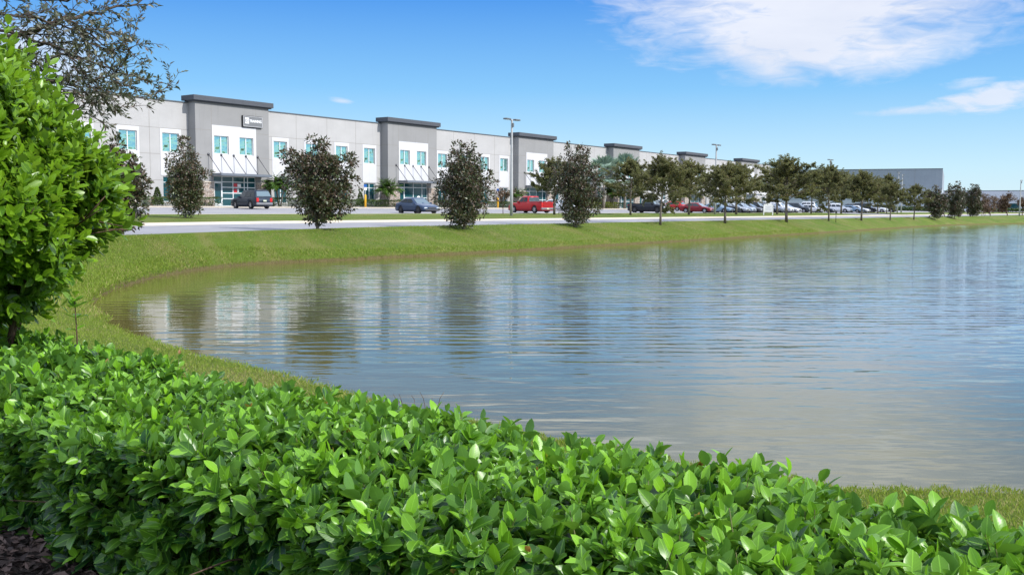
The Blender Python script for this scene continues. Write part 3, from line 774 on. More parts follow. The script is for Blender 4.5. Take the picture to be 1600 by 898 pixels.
# sign box on the nearest entrance bay
ts = T_START[1]; y = -TD
sa = a_at(378.5, TD+.12, 185); sb = a_at(409.5, TD+.12, 185)
sg = MB(); sg.box(sa, sb, y-.20, y-.003, 7.98, 9.13, bev=.02); sgo = sg.build('wall_sign', M_BLK, bl); sgo['label'] = 'grey wall sign reading TRAINING beside a white square emblem'
sf_ = MB(); sf_.box(sa+.05, sb-.05, y-.215, y-.201, 8.03, 9.08); sf_.build('sign_face', M_SIGNG, sgo)
fr = MB(); t_ = .05
fr.box(sa+.05, sb-.05, y-.235, y-.216, 8.03, 8.03+t_); fr.box(sa+.05, sb-.05, y-.235, y-.216, 9.08-t_, 9.08); fr.box(sa+.05, sa+.05+t_, y-.235, y-.216, 8.03+t_, 9.08-t_); fr.box(sb-.05-t_, sb-.05, y-.235, y-.216, 8.03+t_, 9.08-t_)
fr.build('sign_rim', plain('sign_rim', (.45, .45, .46), .4), sgo)
L = sb-sa
em = MB(); ex0, ex1 = sa+L*.10, sa+L*.30; em.box(ex0, ex1, y-.24, y-.216, 8.32, 8.92, bev=.01); em.build('emblem', M_SIGNW, sgo)
text_mesh('D1', .42, 'emblem_letters', M_SIGNG, sgo, ((ex0+ex1)/2, y-.243, 8.62), (R(90), 0, 0), 'CENTER', .012, sx=.85)
tm = text_mesh('TRAINING', .36, 'letters', M_SIGNW, sgo, (sa+L*.335, y-.22, 8.60), (R(90), 0, 0), 'LEFT', .012)
tw = max(v.co.x for v in tm.data.vertices); tm.scale[0] = (L*.60)/tw
# pale sign box on the farthest entrance bay
ts = T_START[6]
s6 = MB(); s6.box(ts+2.2, ts+5.4, y-.22, y-.003, 7.95, 9.25, bev=.02); s6o = s6.build('wall_sign', M_BLK, bl); s6o['label'] = 'pale blank sign box on the last entrance bay'
s6 = MB(); s6.box(ts+2.3, ts+5.3, y-.235, y-.221, 8.03, 9.17); s6.build('sign_face', plain('pale_grey', (.55, .55, .56), .5), s6o)
# decals in the glass: red, white and round stickers
M_RED = plain('sticker_red', (.55, .03, .04), .4)
def decal(ts, x0, x1, z0, z1, mat, name='window_sticker'):
    m = MB(); m.box(ts+x0, ts+x1, -TD+.092, -TD+.105, z0, z1); return m.build(name, mat, bl)
t1 = T_START[1]
decal(t1, 4.45, 4.9, 1.95, 2.3, M_RED); decal(t1, 4.93, 5.35, 1.95, 2.25, M_SIGNW); decal(t1, 4.45, 4.85, 1.4, 1.75, M_RED); decal(t1, 4.9, 5.1, 1.45, 1.75, M_SIGNW)
m = MB(); m.lathe([(0, -TD+.09), (.38, -TD+.09), (.38, -TD+.105), (0, -TD+.105)], T_START[2]+5.6, 1.05, 20, axis='Y'); m.build('round_sticker', M_SIGNW, bl)
# ------------------------------------------------------------------ hedge in the foreground
def rnd_unit(rg, n):
    v = rg.normal(size=(n, 3)); return norm(v)
def shoots_to_leaves(rg, root, axis, length, nodes, size, tipb, splay=(62, 22)):
    """opposite pairs of leaves up each shoot; returns P, D, N, S, node position 0..1, shoot index"""
    n = len(root); axis = norm(axis); ref = norm(np.cross(axis, rnd_unit(rg, n))); ref2 = np.cross(axis, ref)
    P = []; D = []; Nn = []; S = []; Q = []; I = []
    for k in range(nodes):
        t = (k+.4)/nodes; a = math.radians(splay[0]+(splay[1]-splay[0])*t)
        for sgn in (1, -1):
            r = (ref if k % 2 == 0 else ref2)*sgn + rg.normal(size=(n, 3))*.28
            r = norm(r-axis*(r*axis).sum(1, keepdims=True))
            aa = a+rg.normal(size=n)*.2
            d = r*np.sin(aa)[:, None]+axis*np.cos(aa)[:, None]
            d[:, 2] -= .12*(1-t)
            P.append(root+axis*(length*t)[:, None]); D.append(norm(d)); Nn.append(norm(axis*1.0+rg.normal(size=(n, 3))*.22))
            S.append(size*(1.0-.38*max(0, t-.45)/.55)*rg.uniform(.72, 1.15, n)); Q.append(np.full(n, t)); I.append(np.arange(n))
    return [np.concatenate(x) for x in (P, D, Nn, S, Q, I)]
def hw(s, nn, z): return HS.x*s+HN.x*nn, HS.y*s+HN.y*nn, z
def build_hedge():
    rg = np.random.default_rng(21)
    root = empty('hedge', Vector(hw(-4, 2.8, -1.75)), math.atan2(HS.y, HS.x), 'clipped waist high hedge of glossy bright green oval leaves across the foreground', 'hedge')
    inv = root.matrix_basis.inverted()
    S0, S1 = -9.6, 1.4; N0, N1 = 2.0, 3.18; ZT = -1.03; ZB = -1.72
    lump = lambda s, q: np.interp(s, [-8, -6, -4.2, -2.7, -.6], [.035, .0, -.055, .0, .0])+.016*np.sin(s*2.9+q*1.7)+.018*np.sin(s*5.1-q*3)+.016*np.sin(s*9.7+q*7)
    def leaves(nTop, nFront, nBack, nSprout):
        R_ = []; A_ = []; L_ = []; Z_ = []
        s = rg.uniform(S0, S1, nTop); q = rg.uniform(N0+.0, N1, nTop); e = (q-N0)/(N1-N0)
        z = ZT+lump(s, q)-.10*np.clip(.16-e, 0, 1)/.16-.10*np.clip(e-.84, 0, 1)/.16+rg.normal(size=nTop)*.022-.06*(rg.uniform(size=nTop) < .3)
        ax = np.stack([rg.normal(size=nTop)*.42, rg.normal(size=nTop)*.42+(e-.5)*.9*(np.abs(e-.5) > .3), np.ones(nTop)], 1)
        R_.append(np.stack([s, q, z], 1)); A_.append(ax); L_.append(rg.uniform(.08, .15, nTop)); Z_.append(np.ones(nTop))
        for cnt, q0, sg in ((nFront, N0, -1), (nBack, N1, 1)):
            s = rg.uniform(S0, S1, cnt); z = rg.uniform(ZB, ZT-.02, cnt); h = (z-ZB)/(ZT-ZB)
            bul = .05*np.sin(s*3.1+z*4)+.04*np.sin(s*7.7-z*6)-.06*(1-h)
            q = q0+sg*(bul+rg.normal(size=cnt)*.03-.05)-sg*.16*(rg.uniform(size=cnt) < .4)*rg.uniform(size=cnt)
            ax = np.stack([rg.normal(size=cnt)*.45, sg*(1.0+rg.normal(size=cnt)*.25), .85+.5*h+rg.normal(size=cnt)*.35], 1)
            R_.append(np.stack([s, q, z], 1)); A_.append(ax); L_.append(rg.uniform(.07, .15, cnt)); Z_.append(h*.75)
        s = rg.uniform(S0, S1, nSprout); q = rg.uniform(N0+.1, N1-.05, nSprout)
        ax = np.stack([rg.normal(size=nSprout)*.15, rg.normal(size=nSprout)*.15, np.ones(nSprout)], 1)
        R_.append(np.stack([s, q, ZT+lump(s, q)+.02], 1)); A_.append(ax); L_.append(rg.uniform(.16, .24, nSprout)); Z_.append(np.full(nSprout, 1.15))
        return [np.concatenate(x) for x in (R_, A_, L_, Z_)]
    Rt, Ax, Ln, Zf = leaves(5400, 3500, 1200, 14)
    # to world, leaves get built directly in root space: x along, y away, z up
    off = np.array([4.0, -2.8, 1.75]); Rl = Rt+off
    fresh = rg.uniform(size=len(Rl))*.5+.5*(np.sin(Rt[:, 0]*4.1)*np.sin(Rt[:, 1]*6+Rt[:, 2]*5)*.5+.5)
    size = np.where(rg.uniform(size=len(Rl)) < .25, .060, .089)*rg.uniform(.85, 1.2, len(Rl))
    P, D, Nn, S, Q, I = shoots_to_leaves(rg, Rl, Ax, Ln, 4, size, 0, (66, 26))
    tint = -.13+.82*Zf[I]*Q**.8+.45*(fresh[I]-.35)+rg.normal(size=len(P))*.17  # bright young tips; hedge faces also coloured darker downwards, standing in for shade
    young = (Q > .7) & (rg.uniform(size=len(P)) < .2)
    tint = np.where(young, 1.0, tint)
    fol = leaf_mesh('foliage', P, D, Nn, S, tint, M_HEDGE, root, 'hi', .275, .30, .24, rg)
    # inner leaves, coloured dark to stand for shade deep in the hedge
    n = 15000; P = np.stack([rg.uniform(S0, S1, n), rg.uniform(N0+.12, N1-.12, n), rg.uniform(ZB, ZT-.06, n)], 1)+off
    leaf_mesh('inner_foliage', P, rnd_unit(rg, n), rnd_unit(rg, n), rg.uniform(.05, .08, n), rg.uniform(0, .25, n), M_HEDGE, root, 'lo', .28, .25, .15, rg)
    st = MB()
    for i in range(210):
        s = random.uniform(S0, S1); q = random.uniform(N0+.2, N1-.2); p = Vector((s+4, q-2.8, 0.0)); pts = [p.copy()]
        d = Vector((random.gauss(0, .3), random.gauss(0, .3), 1)).normalized()
        for k in range(5): p = p+d*random.uniform(.12, .17); d = (d+Vector((random.gauss(0, .25), random.gauss(0, .25), .1))).normalized(); pts.append(p.copy())
        st.tube(pts, [.011, .010, .008, .006, .005, .003], 5)
        for j in (1, 2, 3):
            e = pts[j]+Vector((random.gauss(0, .16), random.gauss(0, .2), random.uniform(.08, .25))); st.tube([pts[j], (pts[j]+e)/2+Vector((0, 0, .02)), e], [.005, .004, .002], 4)
    st.build('stems', M_TWIG, root, fix=False)
    sp = MB(); k = Rl[:, 2] > 0
    for i in rg.choice(len(Rl), 2600, replace=False):
        a = Vector(Ax[i]).normalized(); p = Vector(Rl[i]); sp.tube([p-a*.05, p+a*float(Ln[i])], [.0028, .0016], 4, cap=False)
    sp.build('shoots', plain('green_stem', (.16, .17, .06), .6), root, fix=False)
    # a few orange-red opening buds
    i = rg.choice(np.where(Zf > .9)[0], 90, replace=False); a = norm(Ax[i]); P = Rl[i]+a*(Ln[i])[:, None]
    P = np.repeat(P, 3, 0); a = np.repeat(a, 3, 0); d = norm(a+rg.normal(size=P.shape)*.45)
    leaf_mesh('buds', P, d, rnd_unit(rg, len(P)), rg.uniform(.018, .036, len(P)), rg.uniform(0, 1, len(P)), leafmat('bud_leaf', (.25, .10, .03), (.38, .28, .06), trans=.3, vein=False), root, 'hi', .24, .3, .1, rg)['kind'] = 'stuff'
def shoots_leaves_var(rg, root, axis, length, nodes, size, splay=(66, 26)):
    return shoots_to_leaves(rg, root, axis, length, nodes, size, 0, splay)
build_hedge()

# small sprig standing up above the far left of the hedge
def sprig():
    p = at_depth(120, 545, 6.2); root = empty('seedling', p, 0, 'thin leafy sprig rising above the hedge beside the big bush', 'sprig')
    m = MB(); m.tube([(0, 0, -.25), (.004, 0, .08), (-.004, 0, .31)], [.006, .005, .003], 5); m.build('stem', M_TWIG, root, fix=False)
    rg = np.random.default_rng(5); P = []; D = []; S = []
    for z, n, s in ((.12, 2, .08), (.2, 3, .10), (.27, 4, .10), (.31, 4, .08)):
        for k in range(n):
            a = 2*math.pi*k/n+z*9; P.append((0, 0, z)); D.append((math.cos(a), math.sin(a), .45)); S.append(s)
    n = len(P); leaf_mesh('leaves', np.array(P), np.array(D, float), np.tile([0, 0, 1.0], (n, 1)), np.array(S), rg.uniform(.2, .7, n), M_HEDGE, root, 'hi', .24, .3, .2, rg)
sprig()

# ------------------------------------------------------------------ big clipped bush on the left
def big_bush():
    rg = np.random.default_rng(33); DEP = 6.3; k = DEP/F
    c = at_depth(-62, 300, DEP); base = Vector((c.x, c.y, -1.75))
    root = empty('bush', base, 0, 'tall rounded bush of big shiny yellow green leaves at the left edge', 'bush')
    zc = c.z+1.75
    hs = np.array([-196, -182, -148, -95, -50, 0, 50, 100, 150, 190, 215, 235, 250])*k
    rs = np.array([34, 66, 108, 148, 176, 196, 174, 130, 90, 58, 38, 20, 5])*k
    n = 4300
    h = rg.uniform(hs[0], hs[-1], n*3); r = np.interp(h, hs, rs); keep = rg.uniform(size=len(h)) < (r+.12)/(rs.max()+.12); h = h[keep][:n]; r = r[keep][:n]; n = len(h)
    th = rg.uniform(0, 2*math.pi, n); lump = .075*np.sin(th*5+h*6)+.065*np.sin(th*9-h*9)+rg.normal(size=n)*.055
    rr = r*(1-.0)+lump-.05-.12*(rg.uniform(size=n) < .3)*rg.uniform(size=n)
    dr = np.interp(h+.03, hs, rs)-np.interp(h-.03, hs, rs)
    up = np.clip(-dr/.06, -1.2, 2.0)
    root_p = np.stack([np.cos(th)*rr, np.sin(th)*rr, zc+h-.03], 1)
    ax = np.stack([np.cos(th), np.sin(th), up*.8+1.05], 1)+rg.normal(size=(n, 3))*.3
    Ln = rg.uniform(.10, .26, n); size = rg.uniform(.080, .115, n)
    P, D, Nn, S, Q, I = shoots_to_leaves(rg, root_p, ax, Ln, 4, size, 0, (60, 24))
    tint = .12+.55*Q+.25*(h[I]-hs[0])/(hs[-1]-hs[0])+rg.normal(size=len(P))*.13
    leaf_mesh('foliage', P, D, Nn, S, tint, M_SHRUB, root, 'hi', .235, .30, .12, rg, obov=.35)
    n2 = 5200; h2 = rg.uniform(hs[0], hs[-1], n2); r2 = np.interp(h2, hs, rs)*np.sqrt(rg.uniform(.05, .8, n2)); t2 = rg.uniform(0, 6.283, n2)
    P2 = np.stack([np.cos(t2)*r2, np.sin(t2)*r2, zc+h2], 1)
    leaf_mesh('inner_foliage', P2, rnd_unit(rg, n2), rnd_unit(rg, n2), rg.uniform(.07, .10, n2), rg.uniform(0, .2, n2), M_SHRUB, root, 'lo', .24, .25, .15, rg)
    m = MB()
    for i in range(9):
        a = i*.7; p = Vector((.06*math.cos(a), .06*math.sin(a), 0)); e = Vector((.55*math.cos(a), .55*math.sin(a), zc-.35)); top = Vector((.85*math.cos(a), .85*math.sin(a), zc+random.uniform(-.3, .3)))
        if i % 2: top = Vector((.35*math.cos(a), .35*math.sin(a), zc+.6))
        m.tube([p, p*3+Vector((0, 0, .4)), e*.7+Vector((0, 0, .2)), e+Vector((0, 0, .1)), top], [.035, .03, .022, .016, .006], 6)
        for j in range(7):
            q = e.lerp(top, random.random()); v = Vector((math.cos(a+random.gauss(0, .8)), math.sin(a+random.gauss(0, .8)), random.uniform(-.2, .8)))*random.uniform(.15, .35); m.tube([q, q+v], [.007, .003], 5)
    m.build('trunk', M_TWIG, root, fix=False)
    i = rg.choice(n, 26); P3 = root_p[i]-.02; leaf_mesh('yellow_leaves', P3, norm(ax[i]+rg.normal(size=(26, 3))*.6), rnd_unit(rg, 26), rg.uniform(.06, .09, 26), rg.uniform(0, 1, 26), leafmat('old_leaf', (.35, .12, .02), (.50, .38, .03), trans=.2, vein=False), root, 'hi', .22, .3, .3, rg)
big_bush()

# ------------------------------------------------------------------ tree whose branches reach in at the top left
def overhang_tree():
    rg = np.random.default_rng(41); rr = random.Random(41); DEP = 8.6
    tp = at_depth(-330, 324, DEP); base = Vector((tp.x, tp.y, gz(tp.x, tp.y)-.03))
    root = empty('overhanging_tree', base, 0, 'sparse small leaved tree reaching in over the big bush at the top left', 'tree')
    m = MB(); P = []; D = []
    T1 = Vector((.25, .2, 3.2)); m.tube([(0, 0, 0), (.05, .03, 1.2), (.12, .1, 2.2), T1], [.17, .14, .12, .10], 10)
    L = lambda px, py, dz=0: at_depth(px, py, DEP+dz)-base
    limbs = [([(7, 61), (49, 49), (103, 32), (137, 22), (186, 12), (222, 0)], .026, .0), ([(-60, 40), (37, 58), (98, 81), (127, 91), (160, 105), (196, 115), (226, 126)], .018, .3),
             ([(-60, 100), (30, 116), (113, 136), (171, 137), (212, 129)], .014, -.3), ([(-60, 120), (60, 150), (100, 145), (147, 144), (208, 153), (240, 147), (264, 131)], .014, .1),
             ([(-60, -10), (30, -5), (90, 5), (140, -12), (180, -40)], .022, .5), ([(-60, 20), (20, 22), (75, 30), (110, 48), (150, 46), (178, 52)], .016, -.5), ([(-60, 70), (10, 80), (70, 72), (120, 62), (175, 80), (205, 75)], .014, .6),
             ([(-70, 60), (0, 100), (50, 105), (95, 120), (140, 122), (175, 125)], .012, -.1), ([(-60, 150), (40, 130), (90, 128), (130, 150), (150, 168)], .012, .4), ([(100, 30), (135, 45), (160, 70), (200, 66), (213, 45)], .010, .0),
             ([(110, 90), (140, 118), (165, 122), (206, 100)], .009, .1), ([(150, 140), (175, 175), (205, 168)], .008, 0), ([(-60, 190), (40, 165), (100, 168), (150, 185)], .012, .2),
             ([(-80, -60), (-20, -110), (40, -150)], .04, .3), ([(-80, -40), (-160, -160), (-200, -240)], .05, .8), ([(-90, 20), (-60, -60), (60, -60), (160, -70)], .03, .9), ([(-150, 0), (-330, -60), (-480, -100)], .04, -.8), ([(-150, 0), (-200, 40), (-300, 90), (-420, 110)], .03, .6), ([(-200, -100), (-260, -220), (-300, -330)], .04, .2)]
    def twig(p, d, ln, r, lvl):
        n = max(3, int(ln/.05)); pts = [p.copy()]; 
        for k in range(n):
            d = (d+Vector((rr.gauss(0, .16), rr.gauss(0, .16), rr.gauss(0, .12)-.015))).normalized(); p = p+d*(ln/n); pts.append(p.copy())
            if lvl > 0 and rr.random() < .5:
                s = Vector((rr.gauss(0, 1), rr.gauss(0, 1), rr.gauss(0, .8))); s = (s-d*s.dot(d)).normalized(); twig(p, (d*.75+s*.75).normalized(), ln*rr.uniform(.3, .6), r*.6, lvl-1)
            if lvl <= 1:
                for q in range(2 if rr.random() < .7 else 1):
                    s = Vector((rr.gauss(0, 1), rr.gauss(0, 1), rr.gauss(0, 1))); s = (s-d*s.dot(d)).normalized(); P.append(tuple(p-d*rr.random()*.04)); D.append(tuple((d*.8+s*.8).normalized()))
        m.tube(pts, [r*(1-.6*i/n) for i in range(n+1)], 4, cap=False)
    for pts, r, dz in limbs:
        q = [L(x, y, dz+.25*i*(1 if dz < .2 else -.5)) for i, (x, y) in enumerate(pts)]
        if pts[0][0] < -40: q = [T1-Vector((0, 0, .3)), (T1+q[0])/2+Vector((0, 0, .12))]+q
        cur = []
        for i in range(len(q)-1):
            for t in (0, .33, .67): cur.append(q[i].lerp(q[i+1], t)+Vector((rr.gauss(0, .012), rr.gauss(0, .02), rr.gauss(0, .012))))
        cur.append(q[-1]); m.tube(cur, [r*(1-.75*i/len(cur)) for i in range(len(cur))], 6)
        for i in range(3 if pts[0][0] < -40 else 0, len(cur)-1):
            d = (cur[i+1]-cur[i]).normalized()
            dense = 1.0 if cur[i].x+base.x < at_depth(105, 0, DEP).x else .55
            for c_ in range(2 if rr.random() < .45 else 1):
                s = Vector((rr.gauss(0, .8), rr.gauss(0, 1.1), rr.gauss(0, .9))); s = (s-d*s.dot(d)).normalized()
                twig(cur[i].copy(), (d*.9+s*.7).normalized(), rr.uniform(.16, .42)*(1 if dense == 1 else .55), .005, 1)
        twig(cur[-1].copy(), (cur[-1]-cur[-2]).normalized(), .22, .004, 1)
    m.build('trunk', M_BARKD, root, fix=False)
    P = np.array(P); D = np.array(D); n = len(P); print('overhang leaves', n)
    leaf_mesh('crown', P, D, rnd_unit(rg, n)+np.array([0, 0, .8]), rg.uniform(.042, .074, n), rg.uniform(.1, 1, n), M_OAKN, root, 'lo', .17, .3, .25, rg)
overhang_tree()

# ------------------------------------------------------------------ bark mulch in the foreground bed
def mulch():
    rg = np.random.default_rng(51); n = 9000
    s = rg.uniform(-9, 1.5, n); q = rg.uniform(1.0, 2.9, n)
    s[:5500] = rg.uniform(-6.5, -2.2, 5500); q[:5500] = rg.uniform(1.6, 2.6, 5500)
    x, y, _ = hw(s, q, 0); x = np.array(x); y = np.array(y)
    zg = ground_z(x, y); P = np.stack([x, y, zg+.012+rg.uniform(0, .03, n)], 1); D = rg.normal(size=(n, 3)); D[:, 2] *= .3
    Nn = rg.normal(size=(n, 3))*.45+np.array([0, 0, 1.0])
    o = leaf_mesh('bark_mulch', P, D, Nn, rg.uniform(.03, .085, n), rg.uniform(0, 1, n)**1.8, M_CHIP, None, 'lo', .22, .5, .1, rg)
    tag(o, 'dark brown bark mulch strewn in front of the hedge', kind='stuff')
    g = MB(); N_ = 24
    pt = {}
    for i in range(41):
        for j in range(14):
            x_, y_, _ = hw(-10+12*i/40, -.5+3.85*j/13, 0); pt[i, j] = (x_, y_, gz(x_, y_)+.012)
    for i in range(40):
        for j in range(13): g.quad(pt[i, j], pt[i+1, j], pt[i+1, j+1], pt[i, j+1])
    tag(g.build('planting_bed', M_MULCHG, fix=False), kind='structure')
mulch()
def dead_twigs():
    p = at_depth(650, 623, 8.6); root = empty('dead_branch', Vector((p.x, p.y, gz(p.x, p.y))), 0, 'bare dead twigs lying at the water edge behind the hedge', 'twigs'); rr = random.Random(4)
    m = MB()
    for i in range(16):
        p = Vector((rr.gauss(0, .18), rr.gauss(0, .08), .0)); d = Vector((rr.uniform(-1, 1.2), rr.gauss(0, .3), rr.uniform(.2, 1))).normalized(); pts = [p]
        for k in range(5): d = (d+Vector((rr.gauss(0, .3), rr.gauss(0, .3), rr.gauss(0, .3)))).normalized(); p = p+d*.07; pts.append(p)
        m.tube(pts, [.006, .005, .004, .003, .003, .002], 4)
    m.build('twigs', M_TWIG, root, fix=False)
dead_twigs()

# ------------------------------------------------------------------ trees
def crown_clusters(rg, lobes, K, M, leaf, spread, tscale=1.0):
    """lobes: (x, y, z, r) -> clusters of M leaves, biased to the lobe skins"""
    P = []; D = []; T = []
    w = np.array([l[3]**2 for l in lobes]); w = w/w.sum(); cnt = rg.multinomial(K, w)
    cz = np.array([l[2] for l in lobes]); 
    for (x, y, z, r), c in zip(lobes, cnt):
        if c == 0: continue
        d = rnd_unit(rg, c); rad = r*rg.uniform(.25, 1, c)**.45
        o = np.array([x, y, z])+d*rad[:, None]*np.array([1, 1, 1.05])
        ctr = np.repeat(o, M, 0); dd = norm(np.repeat(d, M, 0)*.6+rnd_unit(rg, c*M)*1.0+np.array([0, 0, .25]))
        P.append(ctr+dd*rg.uniform(0, spread, c*M)[:, None]); D.append(dd); T.append(np.repeat(rg.uniform(.0, 1, c), M)*.6+rg.uniform(0, .4, c*M))
    return np.concatenate(P), np.concatenate(D), np.concatenate(T)
def limbs_to(m, rr, lobes, trunk_h, r0, top):
    m.tube([(0, 0, -.05), (0, 0, trunk_h*.5), (rr.gauss(0, .03), rr.gauss(0, .03), trunk_h), (rr.gauss(0, .05), rr.gauss(0, .05), top)], [r0, r0*.85, r0*.75, r0*.2], 8)
    for (x, y, z, r) in lobes:
        z0 = trunk_h+(z-trunk_h)*rr.uniform(.15, .55); z0 = max(trunk_h*.6, min(z0, z-.1)) if z > trunk_h else trunk_h*.5
        a = Vector((0, 0, z0)); e = Vector((x, y, z)); mid = a.lerp(e, .5)+Vector((0, 0, -.05*(e-a).length))
        m.tube([a, mid, e], [r0*.45, r0*.3, r0*.12], 5)
        for k in range(5):
            v = Vector((rr.gauss(0, 1), rr.gauss(0, 1), rr.gauss(.3, 1))).normalized()*r*.9; m.tube([e.lerp(mid, rr.random()*.6), e+v], [r0*.12, r0*.04], 4, cap=False)
MAG = {
 'a': [(-4, 131, 9), (7, 126, 8), (0, 114, 10), (-40, 110, 11), (-32, 98, 13), (-14, 100, 16), (14, 98, 16), (46, 104, 9), (40, 94, 14), (-34, 78, 17), (-4, 76, 22), (30, 76, 20), (50, 66, 10), (-26, 56, 18), (0, 52, 22), (30, 50, 20), (44, 38, 9), (-19, 35, 14), (4, 30, 18), (24, 28, 12), (-8, 15, 9), (6, 14, 9)],
 'b': [(-9, 120, 9), (6, 123, 9), (-12, 106, 10), (4, 104, 12), (24, 100, 9), (-22, 86, 13), (0, 84, 17), (25, 84, 14), (-32, 66, 13), (-8, 62, 20), (20, 62, 18), (40, 70, 8), (-29, 46, 14), (0, 42, 22), (28, 46, 14), (-22, 28, 12), (2, 24, 18), (22, 25, 10), (-12, 11, 8), (5, 11, 8)],
 'c': [(-7, 118, 7), (9, 113, 9), (-15, 101, 9), (5, 96, 14), (22, 87, 10), (-22, 82, 12), (6, 75, 17), (30, 71, 10), (-24, 62, 14), (5, 55, 20), (30, 52, 12), (-20, 42, 14), (5, 38, 18), (25, 32, 12), (-10, 20, 12), (12, 18, 12), (0, 9, 8)],
 'd': [(0, 113, 6), (2, 101, 9), (-12, 88, 10), (8, 86, 11), (-18, 76, 9), (10, 72, 13), (-8, 62, 15), (20, 62, 11), (31, 66, 7), (-11, 45, 14), (12, 45, 14), (-9, 30, 14), (14, 28, 13), (0, 16, 13), (18, 15, 7)],
}
def magnolia(key, px, b, scale, label, seed, dens=1.0, leaf=.15, name='magnolia_tree', rot=None, group='magnolia trees along the road'):
    a = a_at(px, b, 345); d = dist_at(px, b); p = WG(a, b); k = d/F*scale*1.04
    rg = np.random.default_rng(seed); rr = random.Random(seed)
    root = empty(name, p, 0, label, 'tree', group)
    L = []
    for (x, z, r) in MAG[key]: L.append((x*k, rr.gauss(0, .35)*r*k+0, z*k, r*k*.92))
    dep = [(x*.55, y+s*(r*1.1), z-.02, r*.85) for (x, y, z, r) in L for s in (-1, 1) if r > 11*k]
    L2 = L+dep
    K = int(1000*dens); P, D, T = crown_clusters(rg, L2, K, 16, leaf, .19)
    T = np.clip(T-.18*(P[:, 2]/P[:, 2].max()-.35), 0, 1); P[:, 0] *= 1.06
    n = len(P); leaf_mesh('crown', P, D, rnd_unit(rg, n)+np.array([0, 0, .5]), rg.uniform(.7, 1.2, n)*leaf, T*.9+.06, M_MAGN, root, 'quad', .26, .25, .2, rg)
    m = MB(); limbs_to(m, rr, L, .22, .085*scale**.5, max(z for _, _, z, _ in L)*.85); m.build('trunk', M_BARK, root, fix=False)
    return root
magnolia('a', 496, 47.9, 1.0, 'widest dark magnolia, flaring from a narrow foot, before the deciduous bare tree', 61)
magnolia('b', 725, 47.9, 1.0, 'tall dark magnolia with a narrow knob on top, right of the blue sedan', 62)
magnolia('c', 899, 47.9, 1.0, 'dark magnolia beside the road just right of the red pickup', 63)
magnolia('d', 290, 31.5, 1.0, 'slim conical magnolia on the lawn before the left entrance with the TRAINING sign', 64, .75)
magnolia('b', 178, 49.5, 1.10, 'dark magnolia half hidden behind the big bright bush', 65)
magnolia('a', 1461, 48.2, .36, 'small dark magnolia past the warehouse corner, leftmost of the far three', 66, .5, .26)
magnolia('b', 1491, 48.2, .42, 'small dark magnolia by the far road, middle of the far three', 67, .5, .26)
magnolia('c', 1519, 48.2, .38, 'small dark magnolia by the far road, rightmost of the far three', 68, .5, .26)

def oak_proto(seed, H=6.0, wide=2.6, lean=.0, trunk=1.75, K=2100, brown=.2):
    """returns (trunk mesh builder, crown arrays) of a young live oak H metres tall"""
    rg = np.random.default_rng(seed); rr = random.Random(seed); m = MB(); P = []; D = []; T = []
    top = Vector((lean+rr.gauss(0, .15), rr.gauss(0, .15), H*.93)); tr = [Vector((0, 0, -.05)), Vector((lean*.15, 0, trunk*.5)), Vector((lean*.4, 0, trunk)), Vector((lean*.7+rr.gauss(0, .08), rr.gauss(0, .08), H*.6)), top]
    m.tube(tr, [.11, .095, .085, .05, .012], 8)
    ends = []
    for i in range(32):
        t = (i+.5)/32; z0 = trunk*.98+(H*.80-trunk*.98)*t**.85; q = tr[2].lerp(tr[3], min(1, (z0-trunk)/(H*.6-trunk))) if z0 < H*.6 else tr[3].lerp(top, (z0-H*.6)/(H*.33))
        q = Vector((q.x, q.y, z0)); an = i*2.4+rr.gauss(0, .3); ln = wide*(.55+.45*math.sin(math.pi*min(1, t*1.05+.12)))*(1-.35*t)*rr.uniform(.78, 1.15); el_ = math.radians(18+50*t+rr.gauss(0, 9))
        d = Vector((math.cos(an)*math.cos(el_), math.sin(an)*math.cos(el_), math.sin(el_))); e = q+d*ln+Vector((0, 0, -.05*ln)); mid = q+d*ln*.5+Vector((0, 0, .06*ln))
        m.tube([q, mid, e], [.04-.02*t, .025-.01*t, .006], 5)
        for k in range(13):
            s = q.lerp(e, rr.uniform(.22, 1.0)); v = (d+Vector((rr.gauss(0, .8), rr.gauss(0, .8), rr.gauss(.25, .7)))).normalized()*rr.uniform(.25, .75)*(wide/2.6)
            m.tube([s, s+v], [.008, .003], 3, cap=False); ends.append((s, s+v))
    per = max(6, int(K*16/len(ends)))
    for s, e in ends:
        c = per; tt = rg.uniform(.15, 1.08, c); o = np.array(s)+(np.array(e)-np.array(s))*tt[:, None]; dd = rnd_unit(rg, c)*.8+np.array((e-s).normalized())*.7
        P.append(o+rnd_unit(rg, c)*rg.uniform(0, .13, c)[:, None]); D.append(dd); T.append(np.clip(rg.uniform(brown*-.2, .9)*.5+rg.uniform(.1, .5, c)+.0, 0, 1)-.25*(rg.uniform(size=c) < brown))
    P = np.concatenate(P); D = norm(np.concatenate(D)); T = np.clip(np.concatenate(T), 0, 1)
    return m, P, D, T, rg
OAKS = []
hold = []
for i, (sd_, H_, wd, ln_) in enumerate(((71, 6.2, 3.3, .05), (72, 5.6, 3.4, -.2), (73, 6.4, 3.3, .15), (74, 5.2, 2.8, .0))):
    m, P, D, T, rg = oak_proto(sd_, H_, wd, ln_)
    root = empty('oak_tree'); c = leaf_mesh('crown', P, D, rnd_unit(rg, len(P))+np.array([0, 0, .6]), rg.uniform(.09, .17, len(P)), T, M_OAK, root, 'quad', .27, .2, .2, rg)
    m.build('trunk', M_BARK, root, fix=False); OAKS.append((root, H_, [False]))
